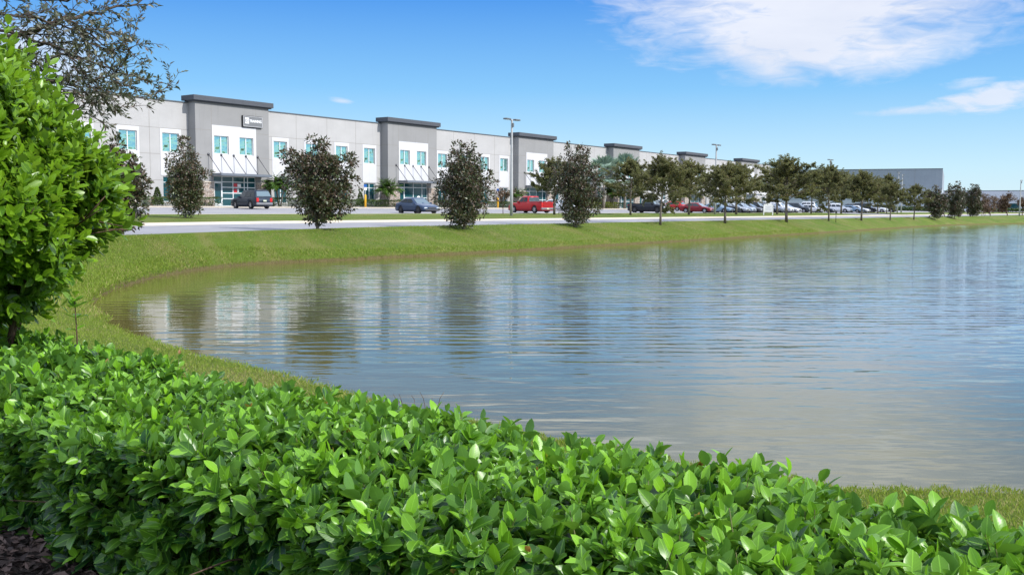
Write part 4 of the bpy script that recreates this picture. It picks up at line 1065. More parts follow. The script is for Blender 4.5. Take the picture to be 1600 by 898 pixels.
def oak(v, px, b, hpx, label, rot=0.0, wsc=1.0):
    proto, H_, used_ = OAKS[v]; a = a_at(px, b, 340); d = dist_at(px, b)
    o = proto if not used_[0] else copy_tree(proto); used_[0] = True
    s = hpx*d/F/H_; o.location = WG(a, b); o.rotation_euler = (0, 0, rot); o.scale = (s*wsc*1.12, s*wsc*1.12, s*1.04)
    tag(o, label, 'tree', 'young oak trees along the road and car park'); return o
oak(0, 1032, 47.8, 98, 'sparse topped oak right of the two fan palms, its trunk before the black pickup', .4, 1.05)
oak(1, 1133, 47.8, 84, 'rounded oak beside the road left of the white board sign', 1.2, 1.15)
oak(2, 1229, 47.8, 94, 'tallest and broadest oak, just right of the white board sign', 2.2, 1.35)
oak(0, 1295, 47.8, 79, 'dense oak on the road verge with a lamp head showing above it', 3.3, .95)
oak(3, 1346, 47.8, 69, 'narrower oak on the road verge before the grey warehouse', 1.0, 1.0)
oak(1, 1391, 47.8, 52, 'low wide oak on the road verge before the two thin white poles', 4.4, .95)
oak(2, 1428, 47.8, 50, 'last oak on the road verge before the warehouse corner', 5.0, 1.1)
oak(3, 866, 29.0, 78, 'grey twiggy oak rising behind the rear of the red pickup', .6, 1.1)
oak(2, 985, 31.0, 80, 'leaning oak on the lawn before the left end of the black pickup', 1.7, 1.2)
oak(1, 1076, 31.0, 76, 'oak on the lawn in front of the dark red sedan', 2.9, 1.1)
oak(3, 1150, 31.0, 70, 'oak on the lawn left of the white board sign, behind the verge oak', 3.8, 1.2)
oak(0, 1064, 12.0, 60, 'small oak in the car park behind the bright red hatchback', 3.8, 1.0)
oak(1, 1214, 31.0, 66, 'oak on the lawn immediately behind the tallest broad oak', 5.2, 1.1)
oak(2, 1267, 30.0, 62, 'oak on the lawn before the white crossover', .2, 1.1)
oak(3, 1314, 30.0, 58, 'oak on the lawn before the white estate car', 5.9, 1.1)
oak(0, 1371, 30.0, 50, 'oak on the lawn before the black van', 2.6, 1.1)
oak(2, 1385, 30.0, 56, 'slim dark oak peeping out behind the low wide oak', 4.9, .8)

def bare_tree(px, b, hpx, label, seed, mat, leafy=0, wide=.5, name='bare_tree'):
    rr = random.Random(seed); a = a_at(px, b, 340); d = dist_at(px, b); H = hpx*d/F
    root = empty(name, WG(a, b), 0, label, 'tree'); m = MB(); tips = []
    def grow(p, dr, ln, r, lv):
        pts = [p.copy()]
        for k in range(4): dr = (dr+Vector((rr.gauss(0, .12), rr.gauss(0, .12), .05))).normalized(); p = p+dr*ln/4; pts.append(p.copy())
        m.tube(pts, [r*(1-.5*i/4) for i in range(5)], 5 if lv > 1 else 3, cap=False)
        if lv == 0: tips.append((pts[1], p)); return
        for k in range(4 if lv > 1 else 5):
            q = pts[rr.choice((1, 2, 3, 4))]; s = Vector((rr.gauss(0, 1), rr.gauss(0, 1), rr.gauss(0, .4))); s = (s-dr*s.dot(dr)).normalized()
            grow(q.copy(), (dr+s*wide*rr.uniform(.6, 1.5)).normalized(), ln*rr.uniform(.6, .9), r*.5, lv-1)
    grow(Vector((0, 0, -.05)), Vector((0, 0, 1)), H*.32, H*(.014 if px < 1000 else .020), 4)
    m.build('trunk', mat, root, fix=False)
    if leafy:
        rg = np.random.default_rng(seed); k = rg.integers(0, len(tips), leafy); t = rg.uniform(0, 1, leafy)
        A = np.array([tuple(x[0]) for x in tips])[k]; B = np.array([tuple(x[1]) for x in tips])[k]; P = A+(B-A)*t[:, None]+rg.normal(size=(leafy, 3))*.08
        leaf_mesh('crown', P, rnd_unit(rg, leafy), rnd_unit(rg, leafy), rg.uniform(.10, .2, leafy)*(1 if px < 1000 else 1.7), rg.uniform(0, 1, leafy), leafmat('russet_leaf', (.085, .05, .03), (.16, .095, .05), trans=.1, vein=False), root, 'quad', .27, .2, .2, rg)
    return root
M_BT = bark('bare_twig_grey', (.20, .165, .14))
bare_tree(532, 29.0, 112, 'leafless grey tree with upswept branches behind the widest magnolia', 81, M_BT, 0, .50)
bare_tree(786, 26.9, 50, 'thin scrubby brown tree left of the nearest lamp post', 84, M_TWIG, 900, .5)
bare_tree(1547, 47.8, 41, 'twiggy purplish bare tree past the far magnolias', 82, M_BT, 1900, .75)
bare_tree(1574, 47.8, 44, 'russet leaved tree near the right edge beside the far lamp post', 83, M_TWIG, 4500, .75)
bare_tree(1597, 47.8, 40, 'russet tree cut by the right edge of the view', 85, M_TWIG, 3800, .75)
bare_tree(1533, 30.0, 33, 'smaller brown tree behind the twiggy purplish bare tree', 86, M_TWIG, 2600, .75)
bare_tree(1561, 28.0, 36, 'brown tree between the purplish bare tree and the russet leaved tree', 87, M_TWIG, 3000, .75)
bare_tree(1508, 20.0, 36, 'olive brown tree behind the middle far magnolia', 88, M_TWIG, 3000, .75)

# ------------------------------------------------------------------ palms
def feather_palm(px, b, hpx, label, seed, stems=3, group='feather palms by the entrances'):
    rr = random.Random(seed); rg = np.random.default_rng(seed); a = a_at(px, b, 320); d = dist_at(px, b); H = hpx*d/F
    root = empty('feather_palm', W(a, b, -.03), 0, label, 'palm', group); P = []; D = []; N_ = []; S = []
    mt = MB(); mr = MB()
    for i in range(stems):
        an = i*2.1+rr.random(); top = Vector((math.cos(an)*.55, math.sin(an)*.55, H*rr.uniform(.50, .62)))
        mt.tube([(math.cos(an)*.1, math.sin(an)*.1, 0), (math.cos(an)*.28, math.sin(an)*.28, top.z*.5), top], [.085, .065, .06], 8)
        for k in range(17):
            az_ = k*2.4+rr.random()*.4; el_ = math.radians(rr.uniform(15, 85)); dr = Vector((math.cos(az_)*math.cos(el_), math.sin(az_)*math.cos(el_), math.sin(el_))); p = top.copy(); pts = [p.copy()]; ln = H*.44*rr.uniform(.8, 1.1)
            for j in range(9):
                dr = (dr+Vector((0, 0, -.15))).normalized(); p = p+dr*ln/9; pts.append(p.copy())
                if j > 0:
                    sd_ = dr.cross(Vector((0, 0, 1))).normalized()
                    for q in range(4):
                        for sg in (1, -1):
                            P.append(tuple(pts[-2].lerp(p, q/4))); D.append(tuple((dr*.7+sd_*sg+Vector((0, 0, -.25)))/1.3)); N_.append((0, 0, 1)); S.append(ln*.30*math.sin(math.pi*min(1, (j+2)/11.)))
            mr.tube(pts, [.012]*5+[.006]*5, 3, cap=False)
    mt.build('trunk', M_PALMT, root, fix=False); mr.build('frond_stems', MATS['feather_palm_leaf'], root, fix=False)
    n = len(P); leaf_mesh('fronds', np.array(P), np.array(D), np.array(N_, float), np.array(S), rg.uniform(0, 1, n), M_PALM, root, 'quad', .09, .1, .35, rg)
feather_palm(437, 2.3, 60, 'clump of feather palms right of the TRAINING sign entrance', 91)
feather_palm(605, 2.3, 48, 'clump of feather palms left of the second entrance', 92)
feather_palm(808, 2.3, 36, 'feather palm clump left of the third entrance behind the lamp post', 93, 2)
feather_palm(957, 2.3, 40, 'low feather palm clump below the two fan palms', 94, 3)
def fan_palm(px, b, hpx, label, seed):
    rr = random.Random(seed); rg = np.random.default_rng(seed); a = a_at(px, b, 320); d = dist_at(px, b); H = hpx*d/F
    root = empty('fan_palm', W(a, b, -.03), 0, label, 'palm', 'tall fan palms'); mt = MB(); ht = H*.60
    mt.tube([(0, 0, 0), (.02, 0, ht*.5), (0, .03, ht)], [.24, .18, .17], 10); mt.build('trunk', M_PALMT, root, fix=False)
    P = []; D = []; N_ = []; S = []; ms = MB()
    for k in range(18):
        az_ = k*2.4+rr.random()*.3; el_ = math.radians(-32+k*6.4+rr.gauss(0, 5)); dr = Vector((math.cos(az_)*math.cos(el_), math.sin(az_)*math.cos(el_), math.sin(el_)))
        o = Vector((0, 0, ht)); e = o+dr*H*.23; ms.tube([o, e], [.03, .015], 4, cap=False)
        sd_ = dr.cross(Vector((0, 0, 1))).normalized(); up = sd_.cross(dr)
        for q in range(22):
            f = -1.25+2.5*q/21; v = dr*math.cos(f)+sd_*math.sin(f)+up*(.12*abs(f)+rr.gauss(0, .04)); P.append(tuple(e)); D.append(tuple(v)); N_.append(tuple(up)); S.append(H*.19*rr.uniform(.9, 1.1))
    ms.build('leaf_stalks', MATS['fan_palm_leaf'], root, fix=False); n = len(P)
    leaf_mesh('fronds', np.array(P), np.array(D), np.array(N_), np.array(S), rg.uniform(0, 1, n), M_FAN, root, 'quad', .10, .3, .15, rg)
fan_palm(943, 3.0, 84, 'tall blue green fan palm, the left one of the pair', 95)
fan_palm(976, 3.6, 86, 'tall blue green fan palm, the right one of the pair', 96)

# ------------------------------------------------------------------ clipped shrubs along the building
def shrub_row(a0, a1, b, h, wdt, mat, label, name='clipped_shrub', n=None, seed=0, group='low shrubs along the building'):
    rg = np.random.default_rng(seed+int(a0*7)); L_ = a1-a0; n = n or int(L_*420)
    root = W((a0+a1)/2, b, -.04)
    x = rg.uniform(-L_/2, L_/2, n); y = rg.uniform(-wdt/2, wdt/2, n); z = rg.uniform(.03, h, n); e = rg.uniform(size=n)
    top = e < .45; z = np.where(top, h+.03*np.sin(x*3)+rg.normal(size=n)*.03, z); y = np.where(~top, np.sign(y)*wdt/2, y)
    P = np.stack([x, y, z], 1); D = rg.normal(size=(n, 3)); D[:, 2] += .8
    o = leaf_mesh(name, P, D, rnd_unit(rg, n)+np.array([0, -.3, 1]), rg.uniform(.07, .14, n), rg.uniform(0, 1, n), mat, None, 'quad', .35, .2, .2, rg)
    o.location = root; o.rotation_euler = (0, 0, BANG); tag(o, label, 'shrub', group); return o
secn = ['left of the TRAINING sign', 'between TRAINING and second entrances', 'between second and third entrances', 'between third and fourth entrances', 'between fourth and fifth entrances', 'between fifth and sixth entrances', '']
for i in range(1, 7):
    e0 = T_START[i-1]+TW if i > 0 else A_BEG; e1 = T_START[i]; nm = secn[i-1]
    mt_ = M_YEL if i == 4 else M_BOX
    col = 'yellow green' if i == 4 else 'dark green'
    shrub_row(e0+.3, e0+5.0, 2.1, .85, .9, M_BOX, 'dark clipped shrub row, left end of the bed '+nm, seed=i)
    shrub_row(e0+5.4, e0+8.6, 2.3, .55, .8, M_CROT, 'low reddish shrub row in the bed '+nm, seed=i+20)
    shrub_row(e0+9.0, e1-.3, 2.2, .75 if i != 4 else .9, .9, mt_, col+' clipped shrub row, right end of the bed '+nm, seed=i+40)
    for sd_, (a0, a1) in enumerate(((e1+.1, e1+1.85), (e1+7.5, e1+9.0))):
        if i < 6: shrub_row(a0, a1, 2.2, .8, .9, M_BOX, ('dark shrub before the left stone pier of the ', 'dark shrub before the right stone pier of the ')[sd_]+['TRAINING sign', 'second', 'third', 'fourth', 'fifth'][i-1]+' entrance', seed=i+60)
def cone_shrub(px, b, hpx, label, seed, mat=None):
    rg = np.random.default_rng(seed); a = a_at(px, b, 315); d = dist_at(px, b); H = hpx*d/F; n = 1500
    root = empty('conical_shrub', W(a, b, -.04), 0, label, 'shrub', 'small conical shrubs')
    t = rg.uniform(0, 1, n)**.8; z = H*(.06+.92*(1-t)); r = H*.30*t**.8*rg.uniform(.5, 1.1, n); th = rg.uniform(0, 6.283, n)
    P = np.stack([np.cos(th)*r, np.sin(th)*r, z], 1); D = np.stack([np.cos(th), np.sin(th), np.full(n, .9)], 1)+rg.normal(size=(n, 3))*.3
    leaf_mesh('crown', P, D, rnd_unit(rg, n), rg.uniform(.10, .18, n), rg.uniform(0, 1, n), mat or M_BOX, root, 'quad', .2, .2, .2, rg)
    m = MB(); m.tube([(0, 0, 0), (0, 0, H*.8)], [.03, .01], 5); m.build('trunk', M_TWIG, root, fix=False)
cone_shrub(246, 1.6, 29, 'small conical shrub by the wall left of the slim magnolia', 1)
cone_shrub(563, 1.6, 24, 'small spiky shrub behind the yellow bollard', 2)

# ------------------------------------------------------------------ lamp posts
M_POLE = plain('pole_concrete', (.43, .43, .43), .7, vary=.1, scale=3); M_LAMP = plain('lamp_head_grey', (.16, .17, .18), .45, .4); M_LENS = plain('lamp_lens', (.7, .72, .72), .2)
def lamp(px, b, hpx, label, heads=2, white=False):
    a = a_at(px, b, 330); d = dist_at(px, b); H = hpx*d/F
    root = empty('street_lamp', WG(a, b), BANG, label, 'street lamp', 'tall lamp posts round the car park')
    m = MB(); m.lathe([(.0, -.05), (.14, -.05), (.13, H*.3), (.10, H*.7), (.08, H-.1), (.08, H), (0, H)], n=14); m.build('pole', M_POLE, root, fix=False)
    for sg in ((1, -1) if heads == 2 else (1,)):
        h = MB(); h.tube([(0, 0, H-.12), (sg*.45, 0, H-.02)], .035, 6); h.box(min(sg*.35, sg*1.05), max(sg*.35, sg*1.05), -.19, .19, H-.07, H+.06, bev=.025); o = h.build('lamp_head', M_LAMP, root)
        l = MB(); x0, x1 = sorted((sg*.45, sg*.95)); l.box(x0, x1, -.13, .13, H-.078, H-.0705); l.build('lens', M_LENS, o)
    c = MB(); c.box(-.09, .09, -.19, -.1, H*.92, H*.92+.35, bev=.02); c.build('control_box', M_LAMP, root)
lamp(799, 31.0, 148, 'nearest tall lamp post with a double head, before the third entrance')
lamp(1117, 30.5, 107, 'double headed lamp post beside the dark red sedan')
lamp(1295, 30.0, 83, 'double headed lamp post whose head shows over a dense oak')
lamp(1402, 29.0, 63, 'far thin white lamp pole before the warehouse, left of two close together', 2)
lamp(1408, 27.0, 59, 'far thin white lamp pole before the warehouse, right of two close together', 1)
lamp(1593, 49.5, 55, 'far lamp post at the right edge of the view', 1)

# ------------------------------------------------------------------ signs and bollards
def board_sign():
    b = 33.5; a0, a1 = a_at(1194, b, 330), a_at(1206.5, b, 330); am = (a0+a1)/2; d = dist_at(1200, b); k = d/F
    W_ = 13*k; p = WG(am, b)
    root = empty('board_sign', p, 0, 'white notice board on two posts on the lawn behind the road', 'sign'); z0, z1 = 4.5*k, 18.5*k
    m = MB(); m.box(-W_/2, W_/2, -.03, .03, z0, z1-.25); m.poly([(-W_/2, -.03, z1-.25), (W_/2, -.03, z1-.25), (W_*.28, -.03, z1), (-W_*.28, -.03, z1)]); m.poly([(-W_/2, .03, z1-.25), (-W_*.28, .03, z1), (W_*.28, .03, z1), (W_/2, .03, z1-.25)])
    m.poly([(-W_/2, -.03, z1-.25), (-W_*.28, -.03, z1), (-W_*.28, .03, z1), (-W_/2, .03, z1-.25)]); m.poly([(W_/2, -.03, z1-.25), (W_/2, .03, z1-.25), (W_*.28, .03, z1), (W_*.28, -.03, z1)]); m.poly([(-W_*.28, -.03, z1), (W_*.28, -.03, z1), (W_*.28, .03, z1), (-W_*.28, .03, z1)])
    m.build('board', M_SIGNW, root)
    for s in (-1, 1): q = MB(); q.box(s*(W_/2+.04)-.055, s*(W_/2+.04)+.055, -.055, .055, -.1, z1-.22, bev=.01); q.build('post', M_SIGNW, root)
    m = MB(); rr = random.Random(2); g = plain('faint_print', (.55, .56, .62), .6)
    for i, (w_, z) in enumerate(((.34, .80), (.22, .62), (.36, .46), (.30, .30))): zz = z0+(z1-.3-z0)*z; m.box(-W_*w_, W_*w_, -.036, -.0305, zz-.035, zz+.035)
    m.build('faded_print', g, root)
board_sign()
def bollard_sign(px, b, label, zh=1.0):
    a = a_at(px, b, 322); p = W(a, b, -.05); root = empty('sign_bollard', p, math.atan2(p.y, p.x)-R(90), label, 'bollard')
    m = MB(); m.lathe([(0, -.02), (.11, -.02), (.11, 1.30), (.08, 1.38), (0, 1.40)], n=14); m.build('bollard', plain('bollard_yellow', (.80, .42, .015), .5), root)
    m = MB(); m.tube([(0, 0, 1.3), (0, 0, 2.45)], .028, 6); m.build('sign_post', M_SIGNW, root)
    m = MB(); m.box(-.17, .17, -.05, -.03, 1.86, 2.2, bev=.004); m.build('sign_plate', M_SIGNW, root)
    m = MB(); m.box(-.17, .17, -.05, -.03, 2.22, 2.52, bev=.004); m.build('blue_plate', plain('sign_blue', (.02, .12, .42), .4), root)
bollard_sign(571, 4.3, 'yellow bollard carrying a blue and white sign, before the ground floor window')
bollard_sign(778, 4.3, 'yellow bollard with a small sign behind the thin brown tree left of the lamp post')
def marker():
    b = 48.3; a = a_at(1306, b, 345); p = WG(a, b); H = 18*dist_at(1306, b)/F; m = MB(); m.tube([(0, 0, -.05), (0, 0, H)], .03, 6); m.box(-.10, .10, -.035, -.02, H-.28, H)
    o = m.build('marker_post', M_BLK); o.location = p; tag(o, 'thin dark marker post on the pond bank right of the dense oak', 'post')
marker()

# ------------------------------------------------------------------ cars
M_TYRE = plain('tyre_rubber', (.018, .018, .019), .85, vary=.2); M_RIM = plain('alloy_rim', (.50, .50, .52), .3, .8, vary=0); M_RIMD = plain('dark_rim', (.09, .09, .10), .4, .6, vary=0)
M_CGL = glass_mat('car_glass', (.035, .05, .06), .25, .03, 0.0); M_WS = glass_mat('windscreen_glass', (.16, .22, .25), .5, .04, 0.0)
M_HL = plain('headlight_clear', (.75, .78, .8), .1, .3, vary=0); M_TL = plain('tail_light_red', (.55, .02, .02), .2, vary=0); M_BUMP = plain('bumper_dark', (.05, .05, .055), .6); M_PLATE = plain('number_plate', (.55, .62, .45), .5)
SPEC = {
 'sedan': dict(L=4.65, W=1.84, H=1.44, top=[(-2.32, .62), (-2.28, .95), (-1.9, 1.0), (-1.2, .98), (0, .93), (.9, .90), (1.5, .82), (2.05, .70), (2.28, .58), (2.32, .45)], cab=(-1.78, -1.05, .18, 1.08), wb=(-1.38, 1.42), wr=.33, roof=1.44),
 'suv': dict(L=4.6, W=1.84, H=1.72, top=[(-2.30, .60), (-2.27, 1.05), (-1.9, 1.08), (0, 1.05), (.95, 1.03), (1.6, .98), (2.12, .90), (2.27, .70), (2.30, .5)], cab=(-2.22, -1.88, .32, 1.02), wb=(-1.32, 1.38), wr=.36, roof=1.72),
 'pickup': dict(L=5.35, W=1.90, H=1.80, top=[(-2.67, .62), (-2.65, 1.12), (-2.4, 1.13), (-.65, 1.12), (.4, 1.10), (1.05, 1.10), (1.9, 1.08), (2.45, 1.0), (2.62, .80), (2.67, .55)], cab=(-.62, -.50, .62, 1.30), wb=(-1.62, 1.72), wr=.38, roof=1.80),
}
SPEC['hatch'] = dict(SPEC['suv'], H=1.5, roof=1.50, cab=(-2.15, -1.6, .3, 1.10), L=4.2, top=[(-2.10, .60), (-2.07, .98), (-1.7, 1.0), (0, .96), (.9, .93), (1.5, .88), (1.95, .78), (2.08, .6), (2.10, .45)], wb=(-1.28, 1.28), wr=.32)
SPEC['van'] = dict(SPEC['suv'], H=1.9, roof=1.92, cab=(-2.26, -2.1, .6, 1.3))
def car(kind, colname, col, px, b, heading, label, rim=None, name=None, rack=False, a=None, bz=None, flake=.25):
    sp = SPEC[kind]; L, Wd = sp['L'], sp['W']/2; body = paint('paint_'+colname, col, flake)
    a = a_at(px, b, 328) if a is None else a
    root = empty(name or {'sedan': 'sedan_car', 'suv': 'sport_utility_car', 'pickup': 'pickup_truck', 'hatch': 'hatchback_car', 'van': 'van'}[kind], W(a, b, lot_z(b)-.002), heading, label, {'pickup': 'pickup truck', 'van': 'van'}.get(kind, 'car'), 'cars in the car park')
    tx = [p[0] for p in sp['top']]; tz = [p[1] for p in sp['top']]; xs = sorted(set([round(-L/2+L*i/44, 3) for i in range(45)]+[t for t in tx])); m = MB(); rows = []
    for x in xs:
        zt = float(np.interp(x, tx, tz)); u = abs(x)/(L/2); w = Wd*(1-.13*max(0, u-.72)**1.2*3.2-.02); zb = .23+.10*max(0, u-.9)*6
        zs = zb
        for wx in sp['wb']:
            q = (sp['wr']+.06)**2-(x-wx)**2
            if q > 0: zs = max(zs, sp['wr']+math.sqrt(q))
        zs = min(zs, zt-.12)
        zt2 = max(zt, zb+.14)
        prof = [(0, zb), (w*.62, zb), (w*.9, max(zb, zs-.0)), (w*.985, zs+.01), (w, min(max(.56, zs+.03), zt2-.06)), (w*.985, zt2-.10), (w*.93, zt2-.02), (w*.80, zt2+.005), (0, zt2+.03)]
        rows.append([(x, y, z) for y, z in prof]+[(x, -y, z) for y, z in prof[-2:0:-1]])
    k = len(rows[0])
    for r_ in rows: m.v += r_
    for i in range(len(rows)-1):
        for j in range(k):
            j2 = (j+1) % k; m.f.append((i*k+j, i*k+j2, (i+1)*k+j2, (i+1)*k+j)); m.m.append(0); m.sm.append(True)
    m.f.append(tuple(range(k))); m.m.append(0); m.sm.append(False); m.f.append(tuple((len(rows)-1)*k+j for j in range(k))); m.m.append(0); m.sm.append(False)
    # cabin shell
    xr0, xr1, xf1, xf0 = sp['cab']; zr = sp['roof']; zbr = float(np.interp(xr0, tx, tz))-.04; zbf = float(np.interp(xf0, tx, tz))-.04; wb_, wt_ = Wd*.93, Wd*.74
    def ring(t):     # t 0 at the belt, 1 at the roof
        x0 = xr0+(xr1-xr0)*t; x1 = xf0+(xf1-xf0)*t; w = wb_+(wt_-wb_)*t; z0 = zbr+(zr-.07-zbr)*t; z1 = zbf+(zr-.07-zbf)*t
        return [(x0, w*.94, z0), (x0+.12, w, z0), ((x0+x1)/2, w*1.01, (z0+z1)/2+(.015 if t > .9 else 0)), (x1-.15, w, z1), (x1, w*.90, z1), (x1+.05*(1-t)+.02, 0, z1), (x1, -w*.90, z1), (x1-.15, -w, z1), ((x0+x1)/2, -w*1.01, (z0+z1)/2+(.015 if t > .9 else 0)), (x0+.12, -w, z0), (x0, -w*.94, z0), (x0-.03, 0, z0)]
    R_ = [ring(0), ring(.5), ring(1.0)]
    top_ = [((x-(xr1+xf1)/2)*.93+(xr1+xf1)/2, y*.86, zr-.015) for x, y, z in R_[2]]; R_.append(top_)
    s0 = len(m.v); kk = 12
    for r_ in R_: m.v += r_
    for i in range(3):
        for j in range(kk):
            j2 = (j+1) % kk; m.f.append((s0+i*kk+j, s0+i*kk+j2, s0+(i+1)*kk+j2, s0+(i+1)*kk+j)); m.m.append(0); m.sm.append(i != 0)
    c0 = len(m.v); m.v.append(((xr1+xf1)/2, 0, zr)); 
    for j in range(kk): m.f.append((s0+3*kk+j, s0+3*kk+(j+1) % kk, c0)); m.m.append(0); m.sm.append(True)
    if rack:
        for s in (-1, 1): m.tube([(xr1+.15, s*wt_*.82, zr-.02), (xr1+.25, s*wt_*.82, zr+.06), (xf1-.35, s*wt_*.82, zr+.06), (xf1-.25, s*wt_*.82, zr-.02)], .02, 5)
    bo = m.build('body', body, root)
    # windows a few millimetres proud of the shell
    def P_(t, f, s):  # side point: f 0 rear .. 1 front
        x0 = xr0+(xr1-xr0)*t; x1 = xf0+(xf1-xf0)*t; z0 = zbr+(zr-.07-zbr)*t; z1 = zbf+(zr-.07-zbf)*t; w = wb_+(wt_-wb_)*t
        return (x0+.12+(x1-.15-x0-.12)*f, s*(w*(1+.01*(1-abs(2*f-1)))+.014), z0+(z1-z0)*f)
    cuts = [(.05, .47), (.52, .97)] if kind in ('pickup',) else [(.03, .25), (.29, .60), (.635, .975)] if kind in ('suv', 'van') else [(.06, .48), (.52, .98)]
    for s in (-1, 1):
        for f0, f1 in cuts:
            g = MB(); pts = [P_(.16, f0, s), P_(.16, f1, s), P_(.86, f1, s), P_(.86, f0, s)]; g.poly(pts if s < 0 else pts[::-1]); g.build('side_window', M_CGL, root, fix=False)
    def end_pane(t0, t1, front):
        g = MB(); q = []
        for t, s in ((t0, -1), (t0, 1), (t1, 1), (t1, -1)):
            r0 = ring(t); v = r0[4] if front else r0[0]; o_ = .035 if front else -.035; q.append((v[0]+o_, s*(abs(v[1])-.05), v[2]+.01))
        g.poly(q if front else q[::-1]); return g
    end_pane(.10, .90, True).build('windscreen', M_WS, root, fix=False); end_pane(.18, .88, False).build('rear_window', M_WS, root, fix=False)
    # wheels
    for wx in sp['wb']:
        for s in (-1, 1):
            r = sp['wr']; y0, y1 = (Wd-.23), (Wd-.005); yy = sorted((s*y0, s*y1)); t_ = MB()
            t_.lathe([(r*.62, yy[0]), (r*.93, yy[0]), (r, yy[0]+.03), (r, yy[1]-.03), (r*.93, yy[1]), (r*.62, yy[1])], 0, 0, 20, axis='Y'); to = t_.build('wheel', M_TYRE, root, fix=False); to.location = (wx, 0, r)
            q = MB(); yo = s*(y1-.012); q.lathe([(0, yo), (r*.16, yo), (r*.18, yo-s*.02)], 0, 0, 12, axis='Y'); q.lathe([(r*.56, yo-s*.01), (r*.64, yo), (r*.64, yo-s*.10)], 0, 0, 20, axis='Y')
            for i in range(5):
                an = 2*math.pi*i/5; c_, s_ = math.cos(an), math.sin(an); pr = [(-.04, .1), (.04, .1), (.03, .6), (-.03, .6)]
                q.poly([(r*(c_*v-s_*u*2.2), yo-s*.008, r*(s_*v+c_*u*2.2)) for u, v in pr])
            q.lathe([(0, yo-s*.06), (r*.62, yo-s*.06)], 0, 0, 20, 0, axis='Y'); q.build('rim', rim or M_RIM, to)
    lin = MB()
    for wx in sp['wb']: lin.box(wx-sp['wr']-.05, wx+sp['wr']+.05, -Wd+.26, Wd-.26, .24, min(.95, sp['wr']*2+.1))
    lin.box(-L/2+.25, L/2-.25, -Wd*.6, Wd*.6, .17, .24); lin.build('underbody', M_BUMP, root)
    zf = float(np.interp(L/2-.12, tx, tz)); zrr = float(np.interp(-L/2+.06, tx, tz))
    for s in (-1, 1):
        h = MB(); y0, y1 = sorted((s*Wd*.52, s*Wd*.86)); h.box(L/2-.20, L/2-.015, y0, y1, zf-.20, zf-.06, bev=.02); h.build('headlight', M_HL, root)
        h = MB(); y0, y1 = sorted((s*Wd*.62, s*Wd*.885)); zz = (.62, .98) if kind in ('suv', 'hatch', 'van') else ((.78, 1.08) if kind == 'pickup' else (.70, .88)); h.box(-L/2-.012, -L/2+.22, y0, y1, zz[0], zz[1], bev=.02); h.build('tail_light', M_TL, root)
        h = MB(); y0, y1 = sorted((s*(wb_*.99), s*(wb_+.19))); h.box(xf0-.42, xf0-.30, y0, y1, zbf+.03, zbf+.17, bev=.02); h.build('mirror', body, root)
    bm_ = M_BUMP if kind != 'sedan' else body
    h = MB(); h.box(-L/2-.07, -L/2+.12, -Wd*.90, Wd*.90, .36, .56, bev=.04); h.build('rear_bumper', paint('bumper_silver', (.30, .30, .31), .5) if kind in ('suv', 'pickup') else bm_, root)
    h = MB(); h.box(L/2-.14, L/2+.03, -Wd*.78, Wd*.78, .26, .40, bev=.03); h.build('front_bumper', M_BUMP, root)
    h = MB(); h.box(L/2-.10, L/2+.012, -Wd*.42, Wd*.42, .44, .58, bev=.015); h.build('grille', M_BUMP, root)
    h = MB(); h.box(-L/2-.085, -L/2-.02, -.16, .16, *(( .66, .80) if kind != 'pickup' else (.40, .54))); h.build('number_plate', M_PLATE, root)
    if kind == 'pickup':
        h = MB(); h.box(-L/2+.10, -.72, -Wd*.76, Wd*.76, 1.145, 1.160); h.build('load_bed', M_BLK, root)
        for s in (-1, 1): h = MB(); y0, y1 = sorted((s*Wd*.77, s*Wd*.93)); h.box(-L/2+.03, -.66, y0, y1, 1.12, 1.20, bev=.02); h.build('bed_rail', body, root)
        h = MB(); h.box(-L/2-.01, -L/2+.08, -Wd*.60, Wd*.60, .62, 1.20, bev=.02); h.build('tailgate', body, root)
    return root
HB = math.atan2(NB.y, NB.x)                 # nose out towards the road
NAVY, RED, DRED, BLACK, WHITE, SILV, GREY, LBLUE = (.018, .028, .045), (.42, .018, .022), (.20, .012, .018), (.012, .013, .016), (.72, .73, .74), (.42, .44, .46), (.085, .09, .10), (.22, .32, .42)
car('suv', 'navy', NAVY, 393, 8.6, HB+math.pi-R(9), 'dark blue sport utility car with red tail lights parked before the TRAINING sign entrance', rack=True)
car('sedan', 'steel_blue', (.035, .065, .125), 652, 23.2, HB-R(15), 'shiny blue sedan facing right before the second entrance', rim=M_RIMD, flake=.5)
car('pickup', 'red', RED, 829, 22.0, HB+math.pi-R(14), 'bright red pickup truck with its tailgate to the right, behind the nearest lamp post')
car('sedan', 'white', WHITE, 872, 14.0, HB, 'white sedan mostly hidden behind the red pickup')
car('pickup', 'black_blue', (.010, .014, .022), 1014, 22.8, HB-R(4), 'black pickup truck behind the leaning oak and the sparse topped oak', rim=M_RIMD)
car('suv', 'white', WHITE, 1035, 11.5, HB, 'white sport utility car behind the black pickup', )
car('hatch', 'red', RED, 1050, 13.5, HB+math.pi, 'small bright red hatchback seen past the right end of the black pickup')
car('sedan', 'dark_red', DRED, 1090, 23.3, HB, 'dark red sedan left of the double headed lamp post, nearest in its parking row')
